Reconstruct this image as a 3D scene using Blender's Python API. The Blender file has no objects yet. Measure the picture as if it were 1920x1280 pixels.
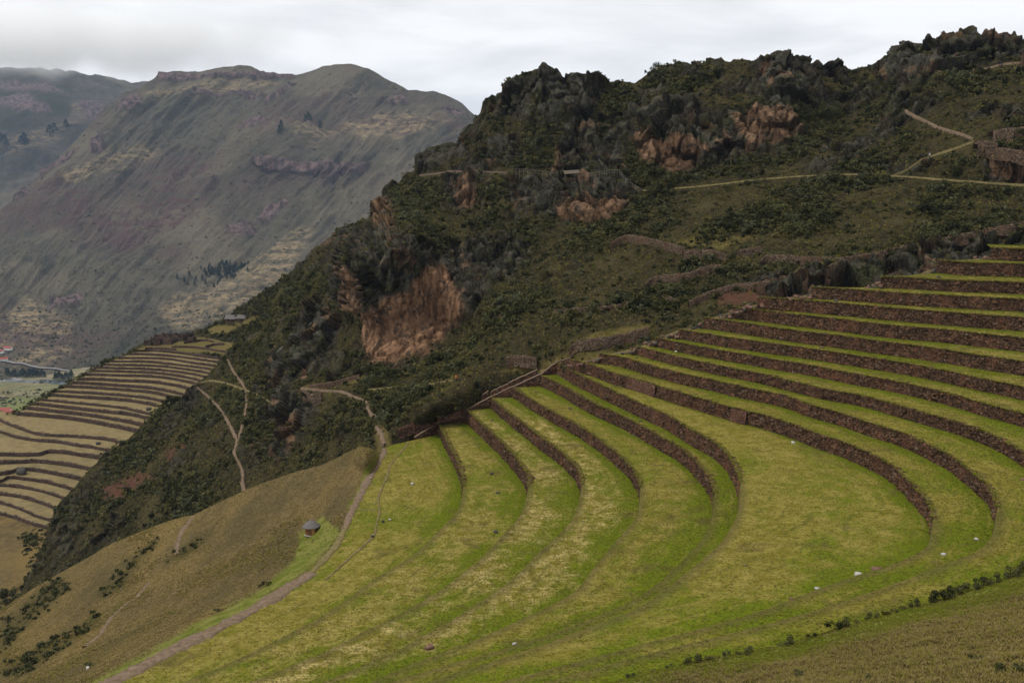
import bpy, math, random
import numpy as np
from mathutils import Vector

# ------------------------------------------------------------------ camera
W0, H0, F = 1920.0, 1280.0, 1867.0           # photograph size and focal length in its pixels
YH = 300.0                                    # row of the horizon
PITCH = math.atan((640.0 - YH) / F)           # camera looks down by this much
SC = bpy.context.scene
COL = SC.collection
cam = bpy.data.cameras.new('camera')
cam.sensor_fit = 'HORIZONTAL'; cam.sensor_width = 36.0; cam.lens = 36.0 * F / W0
cam.clip_start = 0.5; cam.clip_end = 60000
camo = bpy.data.objects.new('camera', cam); COL.objects.link(camo)
camo.location = (0, 0, 0); camo.rotation_euler = (math.pi / 2 - PITCH, 0, 0)
SC.camera = camo

# ------------------------------------------------------------------ sky, sun, exposure
SUN_EL, SUN_AZ = 62.0, -112.0                 # degrees; azimuth from +Y towards +X
world = bpy.data.worlds.new('World'); SC.world = world; world.use_nodes = True
def build_world():
    nt = world.node_tree; nt.nodes.clear()
    L = nt.links.new
    out = nt.nodes.new('ShaderNodeOutputWorld'); bg = nt.nodes.new('ShaderNodeBackground')
    bg.inputs['Strength'].default_value = 0.112
    sky = nt.nodes.new('ShaderNodeTexSky'); sky.sky_type = 'NISHITA'; sky.sun_disc = False
    sky.sun_elevation = math.radians(SUN_EL); sky.sun_rotation = math.radians(SUN_AZ)
    sky.altitude = 3400
    tc = nt.nodes.new('ShaderNodeTexCoord')
    sep = nt.nodes.new('ShaderNodeSeparateXYZ'); L(tc.outputs['Generated'], sep.inputs[0])
    def math_(op, a, b):
        m = nt.nodes.new('ShaderNodeMath'); m.operation = op
        for i, v in enumerate((a, b)):
            if isinstance(v, (int, float)): m.inputs[i].default_value = v
            else: L(v, m.inputs[i])
        return m.outputs[0]
    zz = math_('ADD', math_('MAXIMUM', sep.outputs[2], 0.0), 0.13)
    cx = math_('DIVIDE', sep.outputs[0], zz); cy = math_('DIVIDE', sep.outputs[1], zz)
    cmb = nt.nodes.new('ShaderNodeCombineXYZ'); L(cx, cmb.inputs[0]); L(cy, cmb.inputs[1])
    n1 = nt.nodes.new('ShaderNodeTexNoise'); n1.inputs['Scale'].default_value = 0.95
    n1.inputs['Detail'].default_value = 6; n1.inputs['Roughness'].default_value = 0.52
    n1.inputs['Distortion'].default_value = 0.35
    L(cmb.outputs[0], n1.inputs['Vector'])
    r1 = nt.nodes.new('ShaderNodeValToRGB'); L(n1.outputs['Fac'], r1.inputs[0])
    e = r1.color_ramp.elements
    e[0].position = 0.34; e[0].color = (6.6, 6.7, 6.9, 1); e[1].position = 0.58; e[1].color = (8.5, 8.52, 8.55, 1)
    n2 = nt.nodes.new('ShaderNodeTexNoise'); n2.inputs['Scale'].default_value = 0.9
    n2.inputs['Detail'].default_value = 4
    mp = nt.nodes.new('ShaderNodeMapping'); mp.inputs['Location'].default_value = (7.3, 2.1, 0)
    L(cmb.outputs[0], mp.inputs[0]); L(mp.outputs[0], n2.inputs['Vector'])
    r2 = nt.nodes.new('ShaderNodeValToRGB'); L(n2.outputs['Fac'], r2.inputs[0])
    e = r2.color_ramp.elements
    e[0].position = 0.18; e[0].color = (0.55, 0.55, 0.55, 1); e[1].position = 0.26; e[1].color = (1, 1, 1, 1)
    mx = nt.nodes.new('ShaderNodeMix'); mx.data_type = 'RGBA'
    L(r2.outputs[0], mx.inputs[0]); L(sky.outputs[0], mx.inputs[6]); L(r1.outputs[0], mx.inputs[7])
    L(mx.outputs[2], bg.inputs['Color']); L(bg.outputs[0], out.inputs['Surface'])
build_world()
sun = bpy.data.lights.new('sun', 'SUN'); sun.energy = 2.3; sun.angle = math.radians(16); sun.color = (1.0, 0.95, 0.86)
suno = bpy.data.objects.new('sun', sun); COL.objects.link(suno)
_az, _el = math.radians(SUN_AZ), math.radians(SUN_EL)
suno.rotation_euler = Vector((-math.sin(_az) * math.cos(_el), -math.cos(_az) * math.cos(_el), -math.sin(_el))).to_track_quat('-Z', 'Y').to_euler()
SC.view_settings.view_transform = 'Standard'; SC.view_settings.look = 'None'
SC.view_settings.exposure = 0.13; SC.view_settings.gamma = 1.0
SC.render.engine = 'CYCLES'
SC.cycles.use_denoising = True
SC.cycles.max_bounces = 16; SC.cycles.diffuse_bounces = 2; SC.cycles.glossy_bounces = 1
SC.cycles.transmission_bounces = 2; SC.cycles.transparent_max_bounces = 6; SC.cycles.volume_bounces = 14
rng = np.random.default_rng(7); random.seed(7)

# ------------------------------------------------------------------ maths helpers
CP, SP = math.cos(PITCH), math.sin(PITCH)
def ray(px, py):
    px = np.asarray(px, float); py = np.asarray(py, float)
    x = (px - 960.0) / F; u = (640.0 - py) / F
    return np.stack([x, CP + u * SP, u * CP - SP], -1)
def at_depth(px, py, D):
    r = ray(px, py); return r * (np.asarray(D, float) / r[..., 1])[..., None]
def at_z(px, py, z):
    r = ray(px, py); return r * (np.asarray(z, float) / r[..., 2])[..., None]
def to_px(P):
    P = np.asarray(P, float); f = P[..., 1] * CP - P[..., 2] * SP; u = P[..., 1] * SP + P[..., 2] * CP
    return 960 + F * P[..., 0] / f, 640 - F * u / f
def _hash(ix, iy, iz):
    h = (ix.astype(np.int64) * 374761393 + iy.astype(np.int64) * 668265263 + iz.astype(np.int64) * 2147483647) & 0xffffffff
    h = ((h ^ (h >> 13)) * 1274126177) & 0xffffffff
    return (h ^ (h >> 16)) & 0xffffffff
_G = np.array([[1,1,0],[-1,1,0],[1,-1,0],[-1,-1,0],[1,0,1],[-1,0,1],[1,0,-1],[-1,0,-1],[0,1,1],[0,-1,1],[0,1,-1],[0,-1,-1],[1,1,0],[-1,1,0],[0,-1,1],[0,-1,-1]], float)
def pnoise(P):
    shp = P.shape[:-1]; P = P.reshape(-1, 3)
    i = np.floor(P).astype(np.int64); f = P - i; w = f * f * f * (f * (f * 6 - 15) + 10); tot = np.zeros(len(P))
    for dx in (0, 1):
        for dy in (0, 1):
            for dz in (0, 1):
                g = _G[_hash(i[:, 0] + dx, i[:, 1] + dy, i[:, 2] + dz) & 15]
                d = (g[:, 0] * (f[:, 0] - dx) + g[:, 1] * (f[:, 1] - dy) + g[:, 2] * (f[:, 2] - dz))
                tot += d * (w[:, 0] if dx else 1 - w[:, 0]) * (w[:, 1] if dy else 1 - w[:, 1]) * (w[:, 2] if dz else 1 - w[:, 2])
    return tot.reshape(shp)
def fbm(P, oct=4, gain=0.5, lac=2.1):
    P = np.asarray(P, float); a, s, t = 1.0, 0.0, 0.0
    for k in range(oct):
        s = s + a * pnoise(P + 17.3 * k); t += a; a *= gain; P = P * lac
    return s / t
def ridged(P, oct=4, gain=0.5, lac=2.1):
    P = np.asarray(P, float); a, s, t = 1.0, 0.0, 0.0
    for k in range(oct):
        s = s + a * (1 - 2.2 * np.abs(pnoise(P + 9.1 * k))); t += a; a *= gain; P = P * lac
    return s / t
def blocks(P, seed=0):
    """cellular noise: (random value of the nearest cell, distance to the second nearest minus the nearest)"""
    i0 = np.floor(P).astype(np.int64); b1 = np.full(len(P), 9.0); b2 = np.full(len(P), 9.0); val = np.zeros(len(P)); tilt = np.zeros(len(P))
    for dx in (-1, 0, 1):
        for dy in (-1, 0, 1):
            for dz in (-1, 0, 1):
                c = i0 + np.array([dx, dy, dz]); h = _hash(c[:, 0] + seed, c[:, 1], c[:, 2])
                q = c + np.stack([(h & 255) / 255.0, ((h >> 8) & 255) / 255.0, ((h >> 16) & 255) / 255.0], 1)
                d = ((P - q) ** 2).sum(1); n = d < b1; b2 = np.where(n, b1, np.minimum(b2, d)); val = np.where(n, ((h >> 5) & 1023) / 1023.0, val); b1 = np.where(n, d, b1)
                g = _G[(h >> 9) & 15]; tilt = np.where(n, ((P - q) * g).sum(1), tilt)
    return val, np.sqrt(b2) - np.sqrt(b1), tilt
def sstep(a, b, x):
    t = np.clip((np.asarray(x, float) - a) / (b - a), 0, 1); return t * t * (3 - 2 * t)
class RBF:
    def __init__(self, pts, c=45.0):
        p = np.array(pts, float); self.p = p[:, :2]; self.c = c
        n = len(p); A = np.zeros((n + 3, n + 3))
        d = np.hypot(p[:, None, 0] - p[None, :, 0], p[:, None, 1] - p[None, :, 1])
        A[:n, :n] = np.sqrt(d * d + c * c); A[:n, n:] = np.c_[np.ones(n), p[:, :2] / 1000]; A[n:, :n] = A[:n, n:].T
        self.w = np.linalg.lstsq(A, np.r_[p[:, 2], 0, 0, 0], rcond=None)[0]
    def __call__(self, x, y):
        s = self.w[-3] + self.w[-2] * x / 1000 + self.w[-1] * y / 1000
        for (a, b), w in zip(self.p, self.w):
            s = s + w * np.sqrt((x - a) ** 2 + (y - b) ** 2 + self.c ** 2)
        return s
def poly_sd(x, y, poly):                       # signed distance in px, positive inside
    p = np.array(poly, float); d = np.full(x.shape, 1e9); ins = np.zeros(x.shape, bool)
    for i in range(len(p)):
        a, b = p[i], p[(i + 1) % len(p)]
        e = b - a; t = np.clip(((x - a[0]) * e[0] + (y - a[1]) * e[1]) / (e @ e), 0, 1)
        d = np.minimum(d, np.hypot(x - a[0] - t * e[0], y - a[1] - t * e[1]))
        c = ((a[1] > y) != (b[1] > y)) & (x < (b[0] - a[0]) * (y - a[1]) / (b[1] - a[1] + 1e-12) + a[0])
        ins ^= c
    return np.where(ins, d, -d)
def line_d(x, y, pl):
    d = np.full(x.shape, 1e9)
    for a, b in zip(pl[:-1], pl[1:]):
        ex, ey = b[0] - a[0], b[1] - a[1]
        t = np.clip(((x - a[0]) * ex + (y - a[1]) * ey) / (ex * ex + ey * ey + 1e-9), 0, 1)
        d = np.minimum(d, np.hypot(x - a[0] - t * ex, y - a[1] - t * ey))
    return d
def smooth_curve(P, n, k=0):
    P = np.asarray(P, float); d = np.r_[0, np.cumsum(np.linalg.norm(np.diff(P, axis=0), axis=1))]
    m = max(len(P) - 1, 1); fine = []
    Q = np.vstack([2 * P[0] - P[1], P, 2 * P[-1] - P[-2]])
    for i in range(m):                         # Catmull-Rom
        t = np.linspace(0, 1, 24, endpoint=False)[:, None]; a, b, c, e = Q[i], Q[i + 1], Q[i + 2], Q[i + 3]
        fine.append(0.5 * (2 * b + (c - a) * t + (2 * a - 5 * b + 4 * c - e) * t ** 2 + (3 * b - a - 3 * c + e) * t ** 3))
    fine = np.vstack(fine + [P[-1:]])
    d = np.r_[0, np.cumsum(np.linalg.norm(np.diff(fine, axis=0), axis=1))]
    s = np.linspace(0, d[-1], n); R = np.stack([np.interp(s, d, fine[:, j]) for j in range(P.shape[1])], 1)
    for _ in range(k):
        R[1:-1] = 0.25 * R[:-2] + 0.5 * R[1:-1] + 0.25 * R[2:]
    return R

# ------------------------------------------------------------------ scene helpers
def tag(o, label=None, cat=None, group=None, kind=None):
    if label: o['label'] = label
    if cat: o['category'] = cat
    if group: o['group'] = group
    if kind: o['kind'] = kind
    return o
def mesh_data(name, V, Fc, mat=None, attrs=None, smooth=False):
    me = bpy.data.meshes.new(name); V = np.asarray(V, np.float32).reshape(-1, 3)
    if isinstance(Fc, np.ndarray):
        n, k = Fc.shape; me.vertices.add(len(V)); me.vertices.foreach_set('co', V.ravel())
        me.loops.add(n * k); me.loops.foreach_set('vertex_index', Fc.astype(np.int32).ravel())
        me.polygons.add(n); me.polygons.foreach_set('loop_start', np.arange(0, n * k, k, dtype=np.int32))
        me.update(calc_edges=True)
    else:
        me.from_pydata([tuple(v) for v in V.tolist()], [], [tuple(f) for f in Fc]); me.update()
    if smooth: me.polygons.foreach_set('use_smooth', np.ones(len(me.polygons), bool))
    for k, a in (attrs or {}).items():
        a = np.asarray(a, np.float32)
        at = me.attributes.new(k, 'FLOAT' if a.ndim == 1 else 'FLOAT_VECTOR', 'POINT')
        at.data.foreach_set('value' if a.ndim == 1 else 'vector', a.ravel())
    if mat: me.materials.append(mat)
    return me
def obj(name, me, parent=None):
    o = bpy.data.objects.new(name, me); COL.objects.link(o)
    if parent: o.parent = parent
    return o
def grid_faces(r, c):
    i = np.arange(r * c).reshape(r, c)
    return np.stack([i[:-1, :-1], i[:-1, 1:], i[1:, 1:], i[1:, :-1]], -1).reshape(-1, 4)
def mesh_obj(name, V, Fc, mat, parent=None, attrs=None, smooth=False):
    return obj(name, mesh_data(name, V, Fc, mat, attrs, smooth), parent)
class MB:                                       # small mesh collector
    def __init__(s): s.v = []; s.f = []
    def add(s, V, Fs):
        o = len(s.v); s.v += [tuple(map(float, v)) for v in V]; s.f += [tuple(i + o for i in f) for f in Fs]
    def box(s, c, d, rz=0.0):
        x, y, z = d[0] / 2, d[1] / 2, d[2] / 2; ca, sa = math.cos(rz), math.sin(rz); V = []
        for sx, sy, sz in ((-1,-1,-1),(1,-1,-1),(1,1,-1),(-1,1,-1),(-1,-1,1),(1,-1,1),(1,1,1),(-1,1,1)):
            a, b = sx * x, sy * y; V.append((c[0] + a * ca - b * sa, c[1] + a * sa + b * ca, c[2] + sz * z))
        s.add(V, [(0,3,2,1),(4,5,6,7),(0,1,5,4),(1,2,6,5),(2,3,7,6),(3,0,4,7)])
    def tube(s, pts, rad, n=6, cap=True):
        P = [Vector(p) for p in pts]; rad = rad if hasattr(rad, '__len__') else [rad] * len(P); rings = []
        for i, p in enumerate(P):
            t = (P[min(i + 1, len(P) - 1)] - P[max(i - 1, 0)]).normalized()
            a = t.orthogonal().normalized(); b = t.cross(a)
            rings.append([tuple(p + (a * math.cos(2 * math.pi * k / n) + b * math.sin(2 * math.pi * k / n)) * rad[i]) for k in range(n)])
        V = [v for r in rings for v in r]; Fs = []
        for i in range(len(P) - 1):
            for k in range(n):
                Fs.append((i * n + k, i * n + (k + 1) % n, (i + 1) * n + (k + 1) % n, (i + 1) * n + k))
        if cap: Fs += [tuple(range(n))[::-1], tuple((len(P) - 1) * n + k for k in range(n))]
        s.add(V, Fs)
    def lathe(s, prof, n=20, c=(0, 0, 0)):
        V = []; Fs = []
        for r, z in prof:
            for k in range(n):
                a = 2 * math.pi * k / n; V.append((c[0] + r * math.cos(a), c[1] + r * math.sin(a), c[2] + z))
        for i in range(len(prof) - 1):
            for k in range(n): Fs.append((i * n + k, i * n + (k + 1) % n, (i + 1) * n + (k + 1) % n, (i + 1) * n + k))
        s.add(V, Fs)
    def data(s, name, mat, smooth=False): return mesh_data(name, np.array(s.v), s.f, mat, None, smooth)
    def build(s, name, mat, parent=None, smooth=False): return obj(name, s.data(name, mat, smooth), parent)
def empty(name, loc, rz=0.0):
    o = bpy.data.objects.new(name, None); COL.objects.link(o); o.location = tuple(map(float, loc)); o.rotation_euler = (0, 0, rz)
    o.empty_display_size = 0.5; return o
def copy_tree(o, parent=None):
    c = o.copy(); COL.objects.link(c); c.parent = parent
    for ch in o.children: copy_tree(ch, c)
    return c

# ------------------------------------------------------------------ materials
class NT:
    def __init__(s, name, rough=0.95):
        s.m = bpy.data.materials.new(name); s.m.use_nodes = True; s.t = s.m.node_tree; s.t.nodes.clear()
        s.out = s.t.nodes.new('ShaderNodeOutputMaterial'); s.b = s.t.nodes.new('ShaderNodeBsdfPrincipled')
        s.b.inputs['Roughness'].default_value = rough; s.b.inputs['Specular IOR Level'].default_value = 0.02
        s.t.links.new(s.b.outputs[0], s.out.inputs[0]); s.geo = s.t.nodes.new('ShaderNodeNewGeometry'); s.pos = s.geo.outputs['Position']
    def put(s, v, sock):
        if isinstance(v, (int, float)): sock.default_value = v
        elif isinstance(v, tuple): sock.default_value = v if len(v) == 4 or sock.type == 'VECTOR' else v + (1,)
        else: s.t.links.new(v, sock)
    def attr(s, n):
        a = s.t.nodes.new('ShaderNodeAttribute'); a.attribute_name = n; return a.outputs['Fac']
    def scaled(s, v, sc):
        m = s.t.nodes.new('ShaderNodeMapping'); s.put(v, m.inputs[0]); m.inputs['Scale'].default_value = sc; return m.outputs[0]
    def noise(s, scale, detail=4, rough=0.55, vec=None, dist=0.0):
        n = s.t.nodes.new('ShaderNodeTexNoise'); s.put(vec or s.pos, n.inputs['Vector']); n.inputs['Scale'].default_value = scale
        n.inputs['Detail'].default_value = detail; n.inputs['Roughness'].default_value = rough; n.inputs['Distortion'].default_value = dist
        return n.outputs['Fac']
    def voro(s, scale, out='Color', vec=None, feature='F1', rnd=1.0):
        n = s.t.nodes.new('ShaderNodeTexVoronoi'); n.feature = feature; s.put(vec or s.pos, n.inputs['Vector']); n.inputs['Scale'].default_value = scale
        n.inputs['Randomness'].default_value = rnd
        return n.outputs[out]
    def math(s, op, a, b=0.0, c=0.0):
        m = s.t.nodes.new('ShaderNodeMath'); m.operation = op
        for i, v in enumerate((a, b, c)): s.put(v, m.inputs[i])
        return m.outputs[0]
    def rng(s, v, a, b, c=0.0, d=1.0):
        m = s.t.nodes.new('ShaderNodeMapRange'); m.interpolation_type = 'SMOOTHSTEP'
        for i, x in enumerate((v, a, b, c, d)): s.put(x, m.inputs[i])
        return m.outputs[0]
    def mix(s, f, a, b, mode='MIX'):
        m = s.t.nodes.new('ShaderNodeMix'); m.data_type = 'RGBA'; m.blend_type = mode
        s.put(f, m.inputs[0]); s.put(a, m.inputs[6]); s.put(b, m.inputs[7]); return m.outputs[2]
    def gray(s, c):
        r = s.t.nodes.new('ShaderNodeSeparateColor'); s.put(c, r.inputs[0]); return r.outputs[0]
    def bump(s, h, strength, dist):
        b = s.t.nodes.new('ShaderNodeBump'); b.inputs['Strength'].default_value = strength; b.inputs['Distance'].default_value = dist
        s.put(h, b.inputs['Height']); s.put(b.outputs[0], s.b.inputs['Normal'])
    def col(s, c): s.put(c, s.b.inputs['Base Color']); return s.m
def flat(name, c, var=0.25, scale=3.0, rough=0.9):
    n = NT(name, rough); f = n.noise(scale, 4)
    return n.col(n.mix(f, tuple(x * (1 - var) for x in c), tuple(min(1, x * (1 + var)) for x in c)))
def leaf(name, c1, c2):                         # foliage with a colour of its own for every plant
    n = NT(name, 0.8); oi = n.t.nodes.new('ShaderNodeObjectInfo'); f = n.noise(2.5, 3)
    k = n.math('ADD', n.math('MULTIPLY', oi.outputs['Random'], 0.7), n.math('MULTIPLY', f, 0.5))
    return n.col(n.mix(n.rng(k, 0.15, 0.95), c1, c2))
M = {}
def build_materials():
    # mown terrace grass: lush under the wall above, dry towards the outer edge
    n = NT('terrace_grass'); dw, de, st = n.attr('dw'), n.attr('de'), n.attr('straw')
    big = n.noise(0.07, 4, 0.6); mid = n.noise(0.5, 4, 0.6); fine = n.noise(3.2, 3, 0.65)
    streak = n.noise(1.0, 4, 0.7, n.scaled(n.pos, (0.6, 2.6, 1.0)), 0.6)
    g = n.math('ADD', n.math('MULTIPLY', n.rng(dw, 0.2, 4.6, 1.0, 0.0), 0.75), n.math('MULTIPLY', n.rng(big, 0.38, 0.64), 0.60))
    g = n.math('ADD', g, n.math('MULTIPLY', n.math('SUBTRACT', n.noise(0.33, 6, 0.8), 0.5), 2.3))
    cv = n.t.nodes.new('ShaderNodeCombineXYZ'); n.put(n.math('MULTIPLY', n.attr('al'), 0.09), cv.inputs[0]); n.put(n.math('MULTIPLY', dw, 1.1), cv.inputs[1]); trk = n.noise(1.0, 4, 0.6, cv.outputs[0], 0.4)
    g = n.math('ADD', g, n.math('MULTIPLY', n.math('SUBTRACT', trk, 0.5), -0.9))
    tan = n.mix(n.rng(mid, 0.3, 0.7), (0.122, 0.106, 0.014), (0.184, 0.156, 0.025))
    tan = n.mix(n.rng(streak, 0.40, 0.70), tan, (0.208, 0.175, 0.038))
    straw = n.mix(n.rng(streak, 0.35, 0.65), (0.19, 0.150, 0.045), (0.42, 0.335, 0.130))
    tan = n.mix(n.math('MULTIPLY', st, n.rng(mid, 0.40, 0.60)), tan, straw)
    green = n.mix(n.rng(fine, 0.3, 0.7), (0.068, 0.094, 0.005), (0.124, 0.148, 0.009))
    c = n.mix(n.rng(g, 0.05, 0.95), tan, green)
    c = n.mix(n.rng(n.noise(0.16, 4, 0.6, n.scaled(n.pos, (1, 1, 3)), 0.5), 0.56, 0.72, 0.0, 0.75), c, (0.088, 0.066, 0.026))
    c = n.mix(n.rng(trk, 0.57, 0.70, 0.0, 0.55), c, (0.24, 0.200, 0.052)); c = n.mix(n.rng(trk, 0.42, 0.30, 0.0, 0.5), c, (0.075, 0.070, 0.018))
    c = n.mix(n.rng(de, 0.05, 0.65, 0.6, 0.0), c, (0.085, 0.068, 0.030))
    c = n.mix(n.rng(fine, 0.32, 0.56, 0.35, 0.0), c, (0.050, 0.048, 0.014))
    c = n.mix(n.rng(n.noise(0.11, 5, 0.7, n.scaled(n.pos, (1, 1, 0)), 1.0), 0.66, 0.74, 0.0, 0.6), c, (0.11, 0.075, 0.040))
    n.bump(n.math('ADD', fine, n.math('MULTIPLY', streak, 0.8)), 0.9, 0.25); M['grass'] = n.col(c)
    # rubble stone walling
    def walling(name, a, b, red, pale, sc):
        n = NT(name); cell = n.voro(sc, 'Color', n.scaled(n.pos, (1, 1, 1.5))); edge = n.voro(sc, 'Distance', n.scaled(n.pos, (1, 1, 1.5)), 'DISTANCE_TO_EDGE')
        v = n.gray(cell); big = n.noise(0.30, 4, 0.7, n.scaled(n.pos, (1, 1, 0.35))); mid = n.noise(0.8, 4, 0.7)
        c = n.mix(v, tuple(x * 0.62 for x in a), tuple(x * 1.3 for x in b)); c = n.mix(n.rng(big, 0.48, 0.62, 0.0, 0.85), c, red)
        c = n.mix(n.rng(mid, 0.50, 0.72, 0.0, 0.7), c, tuple(x * 0.45 for x in a))
        c = n.mix(n.rng(v, 0.92, 0.96, 0.0, 0.32), c, pale)
        c = n.mix(n.rng(edge, 0.0, 0.10, 0.85, 0.0), c, (0.012, 0.009, 0.007))
        n.bump(n.math('ADD', n.rng(edge, 0.0, 0.16), n.math('MULTIPLY', v, 0.6)), 1.0, 0.12); return n.col(c)
    M['wall'] = walling('red_rubble_wall', (0.062, 0.038, 0.0240), (0.118, 0.069, 0.043), (0.150, 0.072, 0.044), (0.17, 0.13, 0.10), 2.1)
    M['wall_patch'] = walling('repaired_rubble_wall', (0.105, 0.055, 0.038), (0.155, 0.085, 0.060), (0.15, 0.08, 0.055), (0.22, 0.16, 0.12), 2.8)
    M['wall_far'] = walling('far_rubble_wall', (0.080, 0.056, 0.045), (0.120, 0.084, 0.066), (0.110, 0.070, 0.053), (0.10, 0.08, 0.065), 1.6)
    M['wall_hill'] = walling('hill_rubble_wall', (0.085, 0.060, 0.041), (0.150, 0.106, 0.074), (0.13, 0.08, 0.052), (0.24, 0.20, 0.16), 2.6)
    M['cap'] = flat('pale_capstone', (0.150, 0.105, 0.075), 0.4, 3)
    # scrub hillside and its crags
    n = NT('scrub_hillside'); rock, red, dry, soil = n.attr('rock'), n.attr('red'), n.attr('dry'), n.attr('soil')
    a = n.noise(0.06, 5, 0.6); b = n.noise(0.5, 4, 0.65); c3 = n.noise(2.6, 3, 0.7)
    gr = n.mix(n.rng(b, 0.35, 0.65), (0.030, 0.027, 0.013), (0.064, 0.054, 0.026))
    gr = n.mix(n.rng(a, 0.48, 0.68), gr, (0.082, 0.068, 0.031))
    gr = n.mix(n.rng(c3, 0.35, 0.52, 0.8, 0.0), gr, (0.018, 0.016, 0.008))
    gr = n.mix(n.math('MULTIPLY', dry, 0.75), gr, n.mix(b, (0.14, 0.11, 0.040), (0.22, 0.175, 0.060)))
    gr = n.mix(soil, gr, n.mix(b, (0.085, 0.042, 0.028), (0.13, 0.065, 0.045)))
    lich = n.noise(0.35, 5, 0.7); blk = n.voro(0.30, 'Distance', n.scaled(n.pos, (1, 1, 0.7)), 'DISTANCE_TO_EDGE')
    rg = n.mix(n.rng(lich, 0.36, 0.62), (0.032, 0.028, 0.020), (0.088, 0.079, 0.058)); cell = n.attr('cell')
    rg = n.mix(n.rng(cell, 0.25, 0.8), n.mix(0.35, rg, (0.016, 0.014, 0.011)), n.mix(0.35, rg, (0.130, 0.128, 0.100)))
    rg = n.mix(n.rng(n.noise(0.10, 4, 0.65), 0.50, 0.64, 0.0, 0.8), rg, (0.040, 0.044, 0.016))
    rg = n.mix(n.rng(n.noise(1.3, 4, 0.7), 0.55, 0.68, 0.0, 0.8), rg, (0.15, 0.150, 0.115))
    rg = n.mix(n.rng(n.noise(0.12, 4, 0.6), 0.56, 0.70, 0.0, 0.6), rg, (0.085, 0.045, 0.028))
    vst = n.noise(0.55, 4, 0.65, n.scaled(n.pos, (1, 1, 0.10)))
    rr = n.mix(n.rng(vst, 0.34, 0.66), (0.150, 0.083, 0.047), (0.380, 0.222, 0.130))
    rr = n.mix(n.rng(n.noise(1.1, 4, 0.6, n.scaled(n.pos, (1, 1, 0.05))), 0.62, 0.74, 0.0, 0.65), rr, (0.42, 0.31, 0.23))
    rr = n.mix(n.rng(n.noise(0.26, 5, 0.75), 0.54, 0.61, 0.0, 0.85), rr, (0.055, 0.048, 0.040))
    rc = n.mix(red, rg, rr); rc = n.mix(n.rng(n.noise(0.45, 5, 0.8, n.scaled(n.pos, (1, 1, 0.45)), 1.5), 0.43, 0.36, 0.0, 0.8), rc, (0.012, 0.010, 0.008))
    rc = n.mix(n.rng(cell, 0.2, 0.9, 0.18, 0.0), rc, (0.02, 0.012, 0.008)); rc = n.mix(n.math('MULTIPLY', n.attr('crack'), 0.75), rc, (0.008, 0.007, 0.005)); col = n.mix(rock, gr, rc); n.bump(n.math('ADD', n.math('MULTIPLY', lich, 1.6), n.math('ADD', c3, n.math('MULTIPLY', b, 1.2))), 1.0, 0.9); M['hill'] = n.col(col)
    # brown grassy spur
    n = NT('dry_grass_slope'); gn, soil, dk = n.attr('green'), n.attr('soil'), n.attr('dark')
    big = n.noise(0.05, 5, 0.6, n.scaled(n.pos, (1, 0.5, 1))); mid = n.noise(0.45, 4, 0.65); fine = n.noise(2.8, 3, 0.7)
    c = n.mix(n.rng(mid, 0.3, 0.7), (0.092, 0.067, 0.030), (0.150, 0.110, 0.048)); c = n.mix(n.rng(big, 0.45, 0.62, 0.0, 0.85), c, (0.170, 0.118, 0.044))
    c = n.mix(n.rng(big, 0.48, 0.36, 0.0, 0.7), c, (0.075, 0.060, 0.032))
    c = n.mix(n.math('MULTIPLY', dk, 0.7), c, (0.035, 0.034, 0.014))
    c = n.mix(n.rng(fine, 0.35, 0.55, 0.6, 0.0), c, (0.035, 0.026, 0.010))
    g2 = n.mix(n.rng(n.noise(0.3, 4, 0.7), 0.35, 0.65), (0.080, 0.098, 0.012), (0.150, 0.145, 0.038)); c = n.mix(gn, c, g2); c = n.mix(soil, c, (0.17, 0.10, 0.072))
    n.bump(n.math('ADD', fine, mid), 0.8, 0.25); M['brown'] = n.col(c)
    # trodden paths
    def path(name, a, b):
        n = NT(name); f = n.noise(1.2, 5, 0.7); return n.col(n.mix(n.rng(f, 0.3, 0.7), a, b))
    M['path_pink'] = path('trodden_red_earth', (0.100, 0.070, 0.046), (0.180, 0.130, 0.090))
    M['path_tan'] = path('trodden_dry_grass', (0.095, 0.078, 0.034), (0.175, 0.140, 0.064))
    M['path_grey'] = path('stony_path', (0.075, 0.055, 0.040), (0.125, 0.092, 0.068))
    # far terraces
    n = NT('far_terrace_grass'); b = n.noise(0.25, 4, 0.6); a = n.noise(0.04, 3)
    c = n.mix(n.rng(b, 0.3, 0.7), (0.140, 0.108, 0.052), (0.195, 0.152, 0.076)); c = n.mix(n.rng(a, 0.52, 0.7, 0.0, 0.6), c, (0.120, 0.100, 0.050)); M['fgrass'] = n.col(c)
    # far mountain
    n = NT('mountain_grass'); rock, tan, dk, red = n.attr('rock'), n.attr('tan'), n.attr('dark'), n.attr('red')
    a = n.noise(0.004, 5, 0.6); b = n.noise(0.03, 5, 0.65); f = n.noise(0.16, 3, 0.7); spot = n.voro(0.085, 'Distance')
    c = n.mix(n.rng(b, 0.3, 0.7), (0.050, 0.046, 0.036), (0.092, 0.082, 0.060))
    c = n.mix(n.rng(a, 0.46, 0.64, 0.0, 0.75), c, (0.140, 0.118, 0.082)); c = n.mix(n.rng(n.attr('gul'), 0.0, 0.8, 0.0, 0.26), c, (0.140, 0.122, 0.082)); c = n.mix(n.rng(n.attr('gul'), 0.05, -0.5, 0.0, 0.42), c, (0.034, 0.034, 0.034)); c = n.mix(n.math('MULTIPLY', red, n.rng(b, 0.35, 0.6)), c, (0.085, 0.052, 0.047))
    c = n.mix(n.math('MULTIPLY', n.math('MULTIPLY', tan, 1.0), n.rng(n.noise(0.035, 5, 0.75, n.scaled(n.pos, (0.6, 1, 2.5))), 0.42, 0.62)), c, (0.27, 0.205, 0.120))
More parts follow.
